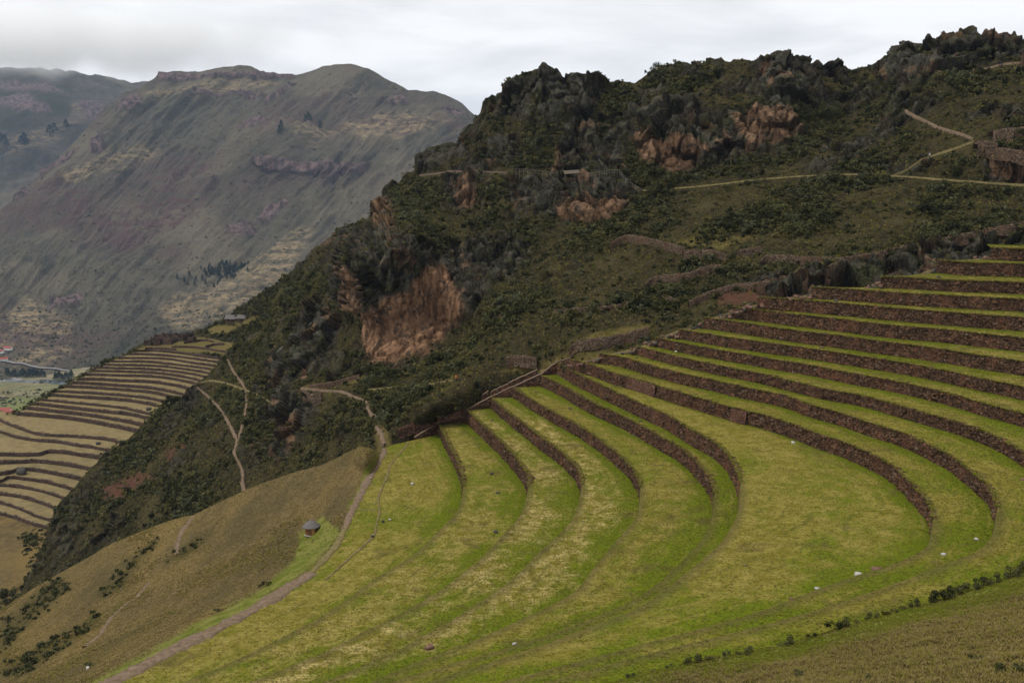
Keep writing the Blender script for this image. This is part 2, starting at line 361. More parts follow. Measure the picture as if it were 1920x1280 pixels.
    c = n.mix(n.math('MULTIPLY', dk, 0.8), c, (0.034, 0.038, 0.022)); c = n.mix(n.math('MULTIPLY', n.rng(spot, 0.10, 0.30, 0.5, 0.0), n.rng(b, 0.45, 0.6)), c, (0.030, 0.034, 0.018))
    rk = n.mix(n.rng(n.noise(0.05, 4, 0.7, n.scaled(n.pos, (1, 1, 0.2))), 0.35, 0.65), (0.050, 0.038, 0.040), (0.170, 0.118, 0.108)); c = n.mix(n.rng(n.noise(1.0, 4, 0.6, n.scaled(n.pos, (0.0012, 0.0012, 0.022))), 0.54, 0.70, 0.0, 0.55), c, (0.085, 0.062, 0.052)); c = n.mix(rock, c, rk)
    n.bump(n.math('ADD', n.math('MULTIPLY', b, 2.0), f), 1.0, 9.0); M['mount'] = n.col(c)
    # valley floor
    n = NT('valley_fields'); cell = n.gray(n.voro(0.012, 'Color', n.scaled(n.pos, (0.7, 1.4, 1)))); b = n.noise(0.02, 5, 0.65)
    c = n.mix(n.rng(b, 0.35, 0.65), (0.095, 0.100, 0.045), (0.17, 0.15, 0.085)); c = n.mix(n.rng(cell, 0.55, 0.75, 0.0, 0.7), c, (0.115, 0.135, 0.035))
    c = n.mix(n.rng(cell, 0.3, 0.1, 0.0, 0.6), c, (0.21, 0.17, 0.11)); c = n.mix(n.rng(n.noise(0.06, 4, 0.7), 0.60, 0.68), c, (0.03, 0.04, 0.02)); M['valley'] = n.col(c)
    n = NT('river_water', 0.25); n.b.inputs['Specular IOR Level'].default_value = 0.5
    M['water'] = n.col(n.mix(n.rng(n.noise(0.02, 4), 0.4, 0.65), (0.055, 0.070, 0.072), (0.19, 0.20, 0.20)))
    M['road'] = flat('pale_road', (0.19, 0.18, 0.175), 0.1, 0.02)
    # plants
    M['shrub'] = leaf('shrub_leaves', (0.012, 0.015, 0.006), (0.066, 0.066, 0.027))
    M['shrub_grey'] = leaf('grey_shrub_leaves', (0.040, 0.044, 0.022), (0.078, 0.082, 0.042))
    M['shrub_yel'] = leaf('olive_shrub_leaves', (0.036, 0.036, 0.012), (0.098, 0.088, 0.032))
    M['conifer'] = leaf('conifer_leaves', (0.008, 0.015, 0.009), (0.022, 0.033, 0.016))
    M['tuft_dry'] = leaf('dry_tuft', (0.095, 0.072, 0.026), (0.205, 0.158, 0.062))
    M['tuft_green'] = leaf('green_tuft', (0.074, 0.094, 0.006), (0.140, 0.156, 0.014))
    M['tuft_olive'] = leaf('olive_tuft', (0.092, 0.088, 0.013), (0.172, 0.152, 0.030))
    M['bark'] = flat('bark', (0.06, 0.045, 0.032))
    # built things
    M['thatch'] = flat('grey_thatch', (0.115, 0.107, 0.102), 0.35, 9); M['adobe'] = flat('red_adobe', (0.155, 0.072, 0.032), 0.25, 4)
    M['wood'] = flat('weathered_wood', (0.10, 0.08, 0.062), 0.3, 6); M['woodgrey'] = flat('grey_wood', (0.17, 0.15, 0.13), 0.2, 6)
    M['dark'] = flat('dark_opening', (0.012, 0.010, 0.008)); M['doorwood'] = flat('pale_door_wood', (0.36, 0.20, 0.07))
    M['rooftile'] = flat('red_roof_tiles', (0.24, 0.075, 0.055), 0.25, 0.6); M['white'] = flat('white_plaster', (0.62, 0.60, 0.56), 0.1, 0.5)
    M['stone'] = flat('grey_boulder', (0.062, 0.058, 0.050), 0.5, 3); M['stone_pale'] = flat('pale_boulder', (0.36, 0.345, 0.32), 0.35, 3); M['stone_red'] = flat('red_boulder', (0.14, 0.085, 0.062), 0.4, 3)
    for k, c in dict(skin=(0.35, 0.2, 0.13), navy=(0.02, 0.025, 0.05), pale=(0.5, 0.5, 0.52), orange=(0.7, 0.16, 0.06), black=(0.015, 0.015, 0.018), red=(0.4, 0.05, 0.04)).items(): M['cloth_' + k] = flat('cloth_' + k, c, 0.1)
build_materials()

# ------------------------------------------------------------------ terrain surfaces
class Surf:
    """A terrain sheet: columns run across the view, rows from its near edge up to its crest, then down behind it."""
    def __init__(s, x0, x1, nx, ny, top, bot, D, disp=None, back=((60, -45), (400, -420)), front=None):
        s.xs = np.linspace(x0, x1, nx); s.ny = ny
        t_ = np.array(top, float); b_ = np.array(bot, float)
        s.yt = np.interp(s.xs, t_[:, 0], t_[:, 1]); s.yb = np.interp(s.xs, b_[:, 0], b_[:, 1])
        s.yb = np.maximum(s.yb, s.yt + 1.0)
        t = np.linspace(0, 1, ny)[:, None]
        s.px = np.repeat(s.xs[None], ny, 0); s.py = s.yb[None] * (1 - t) + s.yt[None] * t
        s.P = at_depth(s.px, s.py, D(s.px, s.py))
        s.disp = disp
        if disp:
            du = np.gradient(s.P, axis=1); dv = np.gradient(s.P, axis=0); N = np.cross(du, dv)
            N /= np.linalg.norm(N, axis=-1, keepdims=True) + 1e-9
            N = np.where((N[..., 1] > 0)[..., None] & (N[..., 2] < 0)[..., None], -N, N)
            N = N + np.array([-0.12, -0.55, 0.40]); N /= np.linalg.norm(N, axis=-1, keepdims=True); s.N = N
            s.P = s.P + N * disp(s)[..., None]
        s.back = back; s.front = front
    def at(s, px, py):
        px = np.asarray(px, float); py = np.asarray(py, float)
        ci = np.clip((px - s.xs[0]) / (s.xs[1] - s.xs[0]), 0, len(s.xs) - 1.001)
        yb = np.interp(px, s.xs, s.yb); yt = np.interp(px, s.xs, s.yt)
        ri = np.clip((yb - py) / (yb - yt), 0, 1) * (s.ny - 1.001)
        i, j = ri.astype(int), ci.astype(int); a, b = (ri - i)[..., None], (ci - j)[..., None]
        return s.P[i, j] * (1 - a) * (1 - b) + s.P[i + 1, j] * a * (1 - b) + s.P[i, j + 1] * (1 - a) * b + s.P[i + 1, j + 1] * a * b
    def build(s, name, mat, attrs=None, kind='structure', smooth=True):
        rows = [s.P]; ex = []
        if s.front:
            dy, dz = s.front; f = s.P[:1].copy(); f[..., 1] += dy; f[..., 2] += dz; rows = [f, s.P]
        nf = len(rows) - 1
        for dy, dz in s.back:
            b = s.P[-1:].copy(); r = b[..., 1] + dy; b[..., 0] *= (r / b[..., 1]); b[..., 1] = r; b[..., 2] += dz; rows.append(b)
        V = np.concatenate(rows, 0); R, C = V.shape[:2]; at2 = {}
        for k, a in (attrs or {}).items():
            at2[k] = np.concatenate([a[:1]] * nf + [a] + [a[-1:]] * len(s.back), 0).ravel()
        o = mesh_obj(name, V.reshape(-1, 3), grid_faces(R, C), mat, None, at2, smooth)
        return tag(o, kind=kind)
def masks(px, py, polys, soft, jit):
    m = np.zeros(px.shape)
    for p in polys: m = np.maximum(m, sstep(-soft, soft, poly_sd(px, py, p) + jit))
    return m

# ================================================================== 1. near terraces
# every wall: visible foot (px), mean height ratio, then the far lip where the wall turns away from the camera
WALL = [
 dict(b=[(822,813),(832,834),(848,867),(861,895),(868,924)], t=(848,846), bb=(848,867),
      e=[(859,955),(825,992),(787,1030),(750,1056),(694,1090),(638,1132),(560,1178),(460,1228),(360,1272),(260,1312)]),
 dict(b=[(875,793.5),(894,813),(917,834),(938,855),(959,878),(975,899),(988,920),(989,934)], t=(938,828), bb=(938,855),
      e=[(979,959),(949,996),(907,1041),(862,1079),(810,1116),(750,1150),(675,1187),(600,1225),(500,1266),(400,1305)]),
 dict(b=[(920,766),(940,784),(965,805),(990,824),(1017,847),(1042,865),(1065,886),(1082,907),(1090,928)], t=(1017,823), bb=(1017,847),
      e=[(1080,959),(1054,996),(1012,1034),(960,1086),(900,1127),(840,1166),(780,1199),(731,1225),(640,1264),(540,1306)]),
 dict(b=[(961,745),(1000,771),(1042,796),(1083,819),(1117,842),(1142,862),(1169,886),(1186,907),(1198,930)], t=(1083,798), bb=(1083,819),
      e=[(1198,952),(1188,977),(1165,1002),(1140,1032),(1111,1067),(1085,1102),(1050,1126),(994,1152),(919,1187),(862,1210),(787,1238),(710,1272),(640,1305)]),
 dict(b=[(1012,724),(1042,737.5),(1083,762),(1117,781),(1150,796),(1187,815),(1229,840),(1269,863),(1296,886),(1313,905),(1327,923),(1335,948)], t=(1150,773), bb=(1150,796),
      e=[(1336,966),(1330,986),(1318,1008),(1296,1034),(1266,1064),(1225,1100),(1180,1128),(1100,1162),(1000,1198),(900,1228),(750,1272),(680,1302)]),
 dict(b=[(1043,702),(1083,725),(1125,746),(1167,767),(1208,787),(1240,801),(1265,816),(1302,839),(1334,857),(1357,878),(1373,901),(1383,930)], t=(1250,779), bb=(1250,806),
      e=[(1386,950),(1373,984),(1355,1012),(1330,1038),(1290,1071),(1240,1110),(1190,1142),(1100,1177),(1000,1214),(900,1246),(800,1279),(740,1306)]),
 dict(b=[(1069,693),(1117,708),(1150,721),(1208,737.5),(1250,752),(1312,771),(1375,790),(1427,803),(1490,824),(1532,841),(1584,859),(1624,877.5),(1666,900),(1697,930),(1722,957),(1737,977),(1744,1000)], t=(1427,778), bb=(1427,803),
      e=[(1742,1016),(1728,1032),(1697,1048),(1645,1067),(1610,1077),(1530,1105),(1481,1124),(1425,1146),(1312,1178),(1200,1208),(1050,1248),(900,1288),(840,1306)]),
 dict(b=[(1121,681),(1167,689),(1208,702),(1271,719),(1333,733),(1396,748),(1469,764),(1520,783),(1572,797.5),(1624,816),(1687,837),(1728,856),(1780,883),(1822,918),(1853,948),(1864,976)], t=(1572,774), bb=(1572,797.5),
      e=[(1862,1000),(1849,1019),(1832,1034),(1791,1050),(1728,1075),(1660,1100),(1575,1128),(1500,1152),(1350,1192),(1200,1229),(1000,1284),(920,1306)]),
 dict(b=[(1190,665),(1250,681),(1312,696),(1396,713.5),(1427,720),(1490,736),(1552,751),(1614,762),(1666,777),(1728,795),(1791,814),(1853,837),(1895,860),(1930,884),(1975,915),(2005,950)], t=(1666,756), bb=(1666,777),
      e=[(2005,985),(1975,1030),(1920,1066),(1840,1098),(1700,1140),(1500,1198),(1300,1242),(1200,1266),(1060,1306)]),
 dict(b=[(1227,650),(1271,660),(1333,672),(1396,683),(1448,693),(1511,703),(1573,716),(1636,728),(1687,738),(1770,758),(1853,783),(1916,800),(1990,825),(2060,855),(2120,900)], t=(1573,696), bb=(1573,716)),
 dict(b=[(1269,635),(1323,645),(1386,655),(1448,664),(1511,673),(1573,682.5),(1636,693),(1687,701),(1770,718),(1832,732),(1916,750),(2000,772),(2090,805)], t=(1636,672), bb=(1636,693)),
 dict(b=[(1319,616),(1386,626),(1448,636),(1511,645),(1573,653),(1636,662),(1687,669),(1770,681),(1853,695),(1916,705),(2010,725),(2100,750)], t=(1687,645), bb=(1687,669)),
 dict(b=[(1371,597),(1427,604),(1490,612),(1573,622),(1636,630),(1687,636),(1770,643),(1853,653),(1916,660),(2010,675),(2110,695)], t=(1687,612), bb=(1687,636)),
 dict(b=[(1419,580),(1490,584.5),(1552,590),(1636,598),(1687,603),(1770,610),(1832,615),(1916,621.5),(2010,632),(2110,645)], t=(1770,585.5), bb=(1770,610)),
 dict(b=[(1520,560),(1582,564),(1645,569),(1707,573.5),(1770,577),(1832,581),(1916,585),(2010,592),(2110,602)], t=(1770,554), bb=(1770,577)),
 dict(b=[(1651,540),(1707,542.5),(1791,547.5),(1853,549.5),(1916,552),(2010,556),(2110,562)], t=(1832,527.5), bb=(1832,549)),
 dict(b=[(1755,512),(1812,517),(1860,518.5),(1916,520),(2010,523),(2110,528)], t=(1870,494), bb=(1870,518.5)),
 dict(b=[(1857,487),(1885,489),(1916,490),(2010,493),(2110,497)], t=(1900,467.5), bb=(1900,490)),
]
NW = len(WALL)
# heights, chained from the top wall downwards
zt = -19.0
for w in reversed(WALL):
    rt, rb = ray(*w['t']), ray(*w['bb'])
    ratio = (rt[2] / rt[1]) / (rb[2] / rb[1])
    w['zt'] = zt; w['zb'] = zt / ratio; w['h'] = w['zt'] - w['zb']; zt = w['zb'] - 0.10     # the tread falls 10 cm outwards
NL, NE = 190, 130
for w in WALL:
    lower = smooth_curve(at_z(*np.array(w['b'], float).T, w['zb']), NL, 6)
    near = 'e' in w
    tan = np.gradient(lower, axis=0); tan /= np.linalg.norm(tan, axis=1, keepdims=True)
    up = np.stack([-tan[:, 1], tan[:, 0], 0 * tan[:, 0]], 1)                                # uphill, to the left of travel
    top = lower + up * 0.12 * w['h']; top[:, 2] = w['zt']
    if near:
        e = at_z(*np.array([tuple(to_px(top[-1]))] + w['e'], float).T, w['zt'])
        e = smooth_curve(e, NE + 1, 4)[1:]
        top = np.vstack([top, e]); top[NL - 12:NL + 12] = smooth_curve(top[NL - 12:NL + 12:4], 24)
        tan = np.gradient(top, axis=0); tan /= np.linalg.norm(tan, axis=1, keepdims=True)
        up = np.stack([-tan[:, 1], tan[:, 0], 0 * tan[:, 0]], 1)
        lo2 = top - up * 0.12 * w['h']; lo2[:, 2] = w['zb']; lo2[:NL] = lower
        k = sstep(NL - 10, NL + 10, np.arange(len(lo2)))[:, None]
        lo3 = top - up * 0.12 * w['h']; lo3[:, 2] = w['zb']; lower = lo2 * (1 - k) + lo3 * k
        lower[:, 2] = w['zb']
    w['lo'], w['top'] = lower, top
Z0 = WALL[0]['zb']
ORD = ['lowest', 'second', 'third', 'fourth', 'fifth', 'sixth', 'seventh', 'eighth', 'ninth', 'tenth', 'eleventh', 'twelfth', 'thirteenth', 'fourteenth', 'fifteenth', 'sixteenth', 'seventeenth', 'topmost']
for i, w in enumerate(WALL):
    lo, top = w['lo'], w['top']; n = len(lo); R = 7
    if n > NL:                                  # beyond the bend the wall is an overgrown bank
        bl, bt = lo[NL - 6:].copy(), top[NL - 6:].copy(); bl[:, 2] -= 0.2; bt[:, 2] -= 0.03 if i != 8 else 0.5
        mid = 0.5 * (bl + bt); Vb = np.stack([bl, mid, bt], 0); Vb += 0.12 * fbm(Vb * 0.5, 3)[..., None]
        nb = Vb.shape[1]; z_ = np.zeros(3 * nb)
        tag(mesh_obj('terrace_bank', Vb.reshape(-1, 3), grid_faces(3, nb), M['grass'], None, dict(dw=z_ + 5, de=z_ + 0.3, straw=z_ + 0.3, al=z_), True), kind='structure')
        lo, top = lo[:NL + 4], top[:NL + 4]; n = len(lo)
    d = np.r_[0, np.cumsum(np.linalg.norm(np.diff(lo, axis=0), axis=1))]
    m = int(max(n, d[-1] / 0.45)); s = np.linspace(0, d[-1], m)
    lo = np.stack([np.interp(s, d, lo[:, j]) for j in range(3)], 1); top = np.stack([np.interp(s, d, top[:, j]) for j in range(3)], 1)
    tan = np.gradient(lo, axis=0); tan /= np.linalg.norm(tan, axis=1, keepdims=True) + 1e-9
    out = np.stack([tan[:, 1], -tan[:, 0], 0 * s], 1)
    f = np.linspace(0, 1, R)[:, None, None]
    base = lo.copy(); base[:, 2] -= 0.5
    V = base[None] * (1 - f) + top[None] * f
    V += (1 - sstep(0.9, 1.0, s / d[-1]) * (i < 9))[None, :, None] * out[None] * (0.13 * rng.standard_normal(V.shape[:2]) + 0.42 * fbm(V * 0.30, 3))[..., None]
    vis = 1 - sstep(0.93, 1.0, s / d[-1]) * (i < 9); V[-1, :, 2] += vis * (0.10 * rng.standard_normal(m) + 0.34 * fbm(V[-1] * 0.30, 3)) - 0.16 * (1 - vis)
    cap = V[-1:].copy() - out[None] * 0.7; cap[..., 2] -= 0.05
    low = cap.copy(); low[..., 2] -= 0.6
    V = np.concatenate([V, cap, low], 0)
    o = mesh_obj('terrace_wall', V.reshape(-1, 3), grid_faces(R + 2, m), M['wall'])
    w['obj'] = o; w['face'] = (V[1:R], out)
    tag(o, '%s curved red stone retaining wall of the green bowl terraces, counted up from the hut' % ORD[i], 'terrace wall', 'stone walls of the green bowl terraces', 'thing')
# paler repaired patches of masonry set into two walls
def wall_patch(i, xa, xb, label):
    w = WALL[i]; lo, top = w['lo'], w['top']; x, _ = to_px(lo); sel = [k for k in range(NL) if xa <= x[k] <= xb]
    a, b = lo[sel], top[sel]; tan = np.gradient(a, axis=0); tan /= np.linalg.norm(tan, axis=1, keepdims=True)
    out = np.stack([tan[:, 1], -tan[:, 0], 0 * tan[:, 0]], 1) * 0.36
    f = np.linspace(0.0, 0.97, 6)[:, None, None]; V = (a[None] * (1 - f) + b[None] * f) + out[None]
    bk = V[-1:] - 3 * out[None]; V = np.concatenate([V, bk], 0)
    o = mesh_obj('repaired_masonry', V.reshape(-1, 3), grid_faces(V.shape[0], len(sel)), M['wall_patch'])
    tag(o, label, 'masonry')
wall_patch(6, 1176, 1231, 'long pale pink repaired masonry panel set into the seventh terrace wall')
wall_patch(6, 1368, 1404, 'square pale pink repaired masonry panel set into the seventh terrace wall')

# treads: grass between the lip of one wall and the foot of the next
B0 = np.array([(728,836),(717,846),(690,892),(662,950),(640,1000),(612,1034),(580,1062),(540,1092),(500,1118),(460,1142),(400,1172),(300,1222),(230,1258),(150,1298),(50,1348)], float)
def tread(lo_edge, up_edge, straw, name='terrace_tread'):
    """lo_edge: outer lip, up_edge: foot of the wall above, same number of points"""
    n = len(lo_edge); R = 22
    f = (np.linspace(0, 1, R) ** 1.0)[:, None, None]
    up2 = up_edge.copy(); V = lo_edge[None] * (1 - f) + up2[None] * f
    wd = np.linalg.norm((up_edge - lo_edge)[:, :2], axis=1)
    dw = (1 - f[..., 0]) * wd[None]; de = f[..., 0] * wd[None]
    V[..., 2] += 0.30 * fbm(V * np.array([0.12, 0.12, 0]), 4) * np.minimum(1, np.minimum(dw, de) / 2.0) + 0.10 * fbm(V * np.array([0.7, 0.7, 0]), 3)
    V = np.concatenate([V, (V[-1] + np.array([0, 0, -0.15]) + 0.5 * (up_edge - lo_edge) / (wd[:, None] + 1e-6))[None]], 0)
    dw = np.concatenate([dw, dw[-1:]], 0); de = np.concatenate([de, de[-1:]], 0)
    al = np.r_[0, np.cumsum(np.linalg.norm(np.diff(up_edge, axis=0), axis=1))]; al = np.repeat(al[None], len(dw), 0)
    if n > NL:
        fade = sstep(NL - 25, NL + 10, np.arange(n)); dw = dw * (1 - 0.5 * fade)[None]; de = de * (1 - 0.7 * fade)[None]
    st = np.full(dw.shape, straw) if np.isscalar(straw) else np.repeat(straw[None], len(dw), 0)
    o = mesh_obj(name, V.reshape(-1, 3), grid_faces(R + 1, n), M['grass'], None, dict(dw=dw.ravel(), de=de.ravel(), straw=st.ravel(), al=al.ravel() + 40 * len(TREADS)), True)
    tag(o, kind='structure'); TREADS.append((V[:-1], dw[:-1], de[:-1])); return o
TREADS = []
b0 = at_z(B0[:, 0], B0[:, 1], Z0 - 1.0)
L0 = smooth_curve(b0[:5], NL, 2); L1 = smooth_curve(b0[4:], NE + 1, 2)[1:]
tread(np.vstack([L0, L1]), WALL[0]['lo'], 0.25)
STRAW = [0.45, 1.0, 0.95, 0.25, 0.15, 0.2, 0.1, 0.1, 0.2, 0.3, 0.35, 0.4, 0.3, 0.35, 0.4, 0.4, 0.3]
for i in range(NW - 1):
    a, b = WALL[i], WALL[i + 1]
    if len(a['top']) == len(b['lo']): tread(a['top'], b['lo'], STRAW[i])
    else: tread(a['top'][:NL], b['lo'][:NL], STRAW[i])
top = WALL[-1]['top']; tread(top, top + np.array([3.0, 9.0, 0.1]), 0.3)

# ================================================================== 2. slope below the camera
def lip_y(x):                                                    # lip of the ninth wall on the near side
    px, py = to_px(WALL[8]['top'][NL + 12:]); o = np.argsort(px); return np.interp(x, px[o], py[o])
xs_ = np.linspace(960, 2300, 60); topn = [(x, lip_y(x) if x < 1995 else lip_y(1995) - (x - 1995) * 0.2) for x in xs_]
ptsN = []
for x in (1060, 1150, 1250, 1400, 1550, 1700, 1850, 1960):
    y = float(lip_y(x)); _dl = float(at_z(x, y, WALL[8]['zt'])[1]); ptsN += [(x, y, _dl)] + ([(x, y + 40, _dl * 0.90), (x, y + 12, _dl * 0.968)] if x < 1420 else [])
ptsN += [(1900, 1280, 47), (1700, 1280, 54), (1500, 1280, 62), (1900, 1180, 68), (1700, 1200, 72), (1500, 1235, 76), (1900, 1500, 28), (1500, 1500, 36), (1100, 1500, 46), (2300, 1500, 24), (2300, 1280, 40), (2300, 1050, 90)]
def dispN(s): return 0.55 * fbm(s.P * 0.10, 4) + 0.22 * fbm(s.P * 0.6, 3) + 0.05
near = Surf(960, 2300, 420, 260, topn, [(900, 1500), (2300, 1500)], RBF(ptsN), dispN, back=((1.0, -2.5),), front=(-26, 17.0))
gm = masks(near.px, near.py, [[(960,1290),(1200,1262),(1300,1240),(1500,1198),(1700,1140),(1920,1064),(2300,990),(2300,1040),(1920,1110),(1700,1172),(1500,1228),(1300,1262),(1200,1290),(960,1330)]], 20, 30 * fbm(near.P * 0.18, 4))
gm = np.maximum(gm, 0.55 * sstep(0.0, 0.35, fbm(near.P * 0.07 + 5, 3)) * sstep(1500, 1250, near.px))
near.build('near_slope', M['brown'], dict(green=gm, soil=0 * gm, dark=0.8 * sstep(0.02, 0.35, fbm(near.P * np.array([0.05, 0.22, 0.2]) + 11, 4))))

# ================================================================== 3. brown spur with the round hut
crest = [(-120,1205),(-60,1172),(0,1142),(60,1104),(130,1066),(195,1026),(290,985),(360,965),(457,920),(544,886),(600,871),(640,850),(672,834),(692,838),(706,846),(716,848),(722,849)]
botB = [(-120,1440),(50,1350),(150,1300),(230,1260),(300,1224),(400,1174),(460,1144),(500,1120),(540,1094),(580,1064),(612,1036),(640,1002),(662,952),(690,894),(714,853),(722,852)]
ptsB = [(x, y, float(at_z(x, y, Z0 - 1.15)[1])) for x, y in botB[1:-1]]
ptsB += [(712,840,_dd := float(at_z(712, 850, Z0 - 1.15)[1]) + 4),(692,838,219),(675,832,224),(600,871,232),(544,886,234),(457,920,240),(360,965,246),(290,985,250),(195,1026,254),(130,1066,254),(60,1104,253),(0,1142,251),(-120,1205,246),(585,1000,192),(500,1020,196),(400,1060,196),(300,1120,188),(200,1170,186),(100,1230,178),(0,1290,166)]
def dispB(s):
    e = np.minimum(1, (s.yb[None] - s.py) / 25.0)
    return e * (1.2 * fbm(s.P * 0.035, 4) + 0.35 * fbm(s.P * 0.25, 3)) - 0.12
spur = Surf(-120, 722, 420, 260, crest, botB, RBF(ptsB), dispB, back=((12, -7), (60, -50), (260, -200)), front=(-6, -6))
jb = 9 * fbm(spur.P * 0.2, 3)
gB = masks(spur.px, spur.py, [[(560,1000),(600,968),(628,985),(640,1000),(612,1036),(560,1080),(500,1122),(400,1176),(300,1226),(180,1288),(170,1275),(300,1205),(400,1150),(500,1095),(550,1050)], [(660,960),(690,890),(715,845),(705,850),(680,895),(650,955)]], 6, jb)
dB = masks(spur.px, spur.py, [[(0,1180),(60,1120),(110,1080),(130,1100),(60,1170),(0,1225)], [(225,1060),(290,1005),(295,1020),(240,1070)], [(310,1050),(370,1010),(400,1000),(340,1045)], [(0,1260),(100,1200),(180,1150),(190,1165),(110,1220),(30,1270)], [(180,1110),(250,1060),(230,1100),(190,1125)]], 10, jb)
spur.build('brown_spur', M['brown'], dict(green=gB, soil=0 * gB, dark=dB))

# ================================================================== 4. the scrub hill with its crags
RIDGE = [(-60,1215,300),(20,1150,318),(60,1080,326),(82,1000,334),(97,957,338),(135,920,346),(165,882,352),(199,849,360),(240,822,370),(277,785,380),(300,762,386),(341,740,394),(352,721,396),(371,716,400),(390,702,408),(416,676,420),(435,659,428),(442,642,432),(450,627,436),(470,610,444),(490,597,448),(505,575,450),(520,550,450),(535,522,448),(557,505,444),(577,480,440),(582,467,438),(607,455,432),(617,445,430),(645,427,424),(665,422,420),(697,405,412),(710,375,410),(727,352,408),(755,330,405),(782,320,402),(784,297,402),(805,277,398),(850,260,394),(865,242,392),(890,225,390),(899,213,390),(905,188,388),(920,172,385),(940,157,382),(980,137,376),(1022,127,370),(1045,130,370),(1057,142,370),(1080,137,368),(1115,129,368),(1132,140,372),(1145,155,378),(1165,152,384),(1190,156,388),(1205,145,388),(1227,132,384),(1267,120,378),(1335,117,366),(1370,111,360),(1410,114,354),(1425,107,350),(1437,99,348),(1460,97,346),(1495,102,346),(1530,110,348),(1552,115,352),(1570,111,354),(1580,122,358),(1595,131,360),(1610,127,358),(1637,122,350),(1657,103,344),(1685,86,338),(1733,75,332),(1775,66,328),(1800,51,325),(1825,47,322),(1842,58,322),(1882,64,320),(1904,60,318),(1920,58,316),(2150,40,300)]
ends = []
for w in WALL:
    x, y = w['b'][0]; ends.append((x, y, float(w['lo'][0][1]) + 3.0))
HB = [(-60,1260),(20,1185),(60,1115),(100,1090),(195,1048),(290,1008),(360,988),(457,943),(544,909),(600,894),(675,853),(712,828),(728,838),(780,826)] + [(e[0] + (4 if i else 0), e[1] + 9 - (i > 9) * 2) for i, e in enumerate(ends)] + [(1880,474),(1990,464),(2150,456)]
HP = [(x, y, d) for x, y, d in RIDGE[::2]] + [(728,838,222),(780,822,221)] + [(e[0] + 2, e[1] + 4, e[2] + 2.5) for e in ends[::2]] + [
 (2150,456,228),(2000,464,228),(1920,462,226),
 (700,815,240),(600,880,256),(544,896,262),(457,930,272),(360,975,286),(290,995,296),(195,1035,310),(100,1030,318),(40,1075,300),
 (600,790,276),(650,780,262),(450,850,296),(470,720,345),(400,800,330),(300,880,338),(250,930,325),(380,740,392),(560,735,308),(640,738,288),(715,785,246),
 (700,690,296),(760,690,286),(860,622,298),(700,560,303),(700,470,310),(740,430,322),(780,560,302),(800,480,314),(870,520,312),(860,470,322),
 (672,600,318),(655,520,332),(640,560,340),(620,650,326),(560,600,372),(600,560,366),(540,600,386),(500,650,382),(520,720,338),(560,560,396),(620,480,408),(660,480,336),
 (560,830,284),(520,800,304),(500,870,282),
 (900,650,268),(900,560,292),(1000,560,284),(980,470,312),(1000,420,322),(1000,380,334),(850,400,352),(780,350,388),(900,330,362),(950,326,354),(1045,330,342),(1100,326,338),(1100,350,330),(1100,415,318),(1180,362,322),(1200,480,282),(1200,560,254),(1100,620,243),(1000,650,250),(860,720,240),(800,760,234),
 (1300,460,272),(1400,480,258),(1400,350,302),(1300,352,312),(1500,335,298),(1600,332,290),(1600,430,256),(1500,480,246),(1750,450,238),(1900,425,232),(1900,350,262),(1750,338,276),
 (1250,325,326),(1250,220,338),(1330,310,324),(1330,220,334),(1450,290,320),(1450,215,330),(1560,240,326),(1600,210,332),(1700,250,300),(1700,160,318),(1800,260,280),(1850,230,280),(1850,150,300),(1900,200,278),(1900,290,264),(2100,250,262),(2100,340,246),
 (1000,250,360),(1000,200,366),(1100,250,354),(1100,200,360),(900,285,378),(1180,220,356)]
_d728 = float(at_z(728, 836, Z0 - 1.0)[1]); _d780 = 0.5 * (_d728 + ends[0][2])
HP = [p for p in HP if (p[0], p[1]) not in ((728, 838), (780, 822), (100, 1030), (40, 1075))] + [(728, 838, _d728 + 2), (780, 826, _d780 + 2)]
HILLD = RBF(HP, 26.0)
ROCK = [[(686,425),(735,432),(800,458),(860,470),(905,440),(960,440),(1000,470),(960,520),(905,545),(880,590),(855,625),(800,665),(745,695),(700,695),(678,640),(684,560),(680,480)],
 [(700,372),(725,352),(745,400),(740,440),(702,440)], [(830,330),(870,305),(905,330),(900,380),(860,400),(830,390)], [(940,330),(1040,335),(1180,335),(1195,380),(1130,425),(1040,410),(960,390)],
 [(898,215),(903,188),(930,160),(1020,124),(1060,138),(1115,125),(1145,160),(1110,230),(1060,245),(1000,230),(950,215),(905,230)], [(1035,260),(1100,235),(1170,260),(1180,330),(1045,330)],
 [(1160,230),(1260,190),(1370,205),(1480,195),(1515,250),(1440,290),(1330,310),(1260,330),(1200,300)], [(1410,118),(1440,94),(1530,106),(1585,120),(1540,160),(1500,200),(1440,190),(1420,170)],
 [(1630,125),(1690,80),(1800,45),(1925,50),(1925,110),(1800,130),(1720,170),(1650,160)], [(630,450),(690,420),(690,600),(650,590),(615,560)], [(545,600),(600,560),(640,600),(620,690),(570,720),(545,690)],
 [(500,660),(540,640),(560,700),(530,760),(500,740)], [(510,740),(560,730),(600,770),(560,830),(520,870),(500,850)], [(1845,285),(2000,280),(2000,342),(1850,338)], [(335,735),(352,715),(385,725),(375,760),(345,790)], [(780,295),(860,255),(880,285),(790,328)],
 [(1380,520),(1560,490),(1700,478),(1850,440),(1920,425),(1920,455),(1850,490),(1700,525),(1560,545),(1440,560)], [(700,612),(760,640),(770,690),(705,700)]]
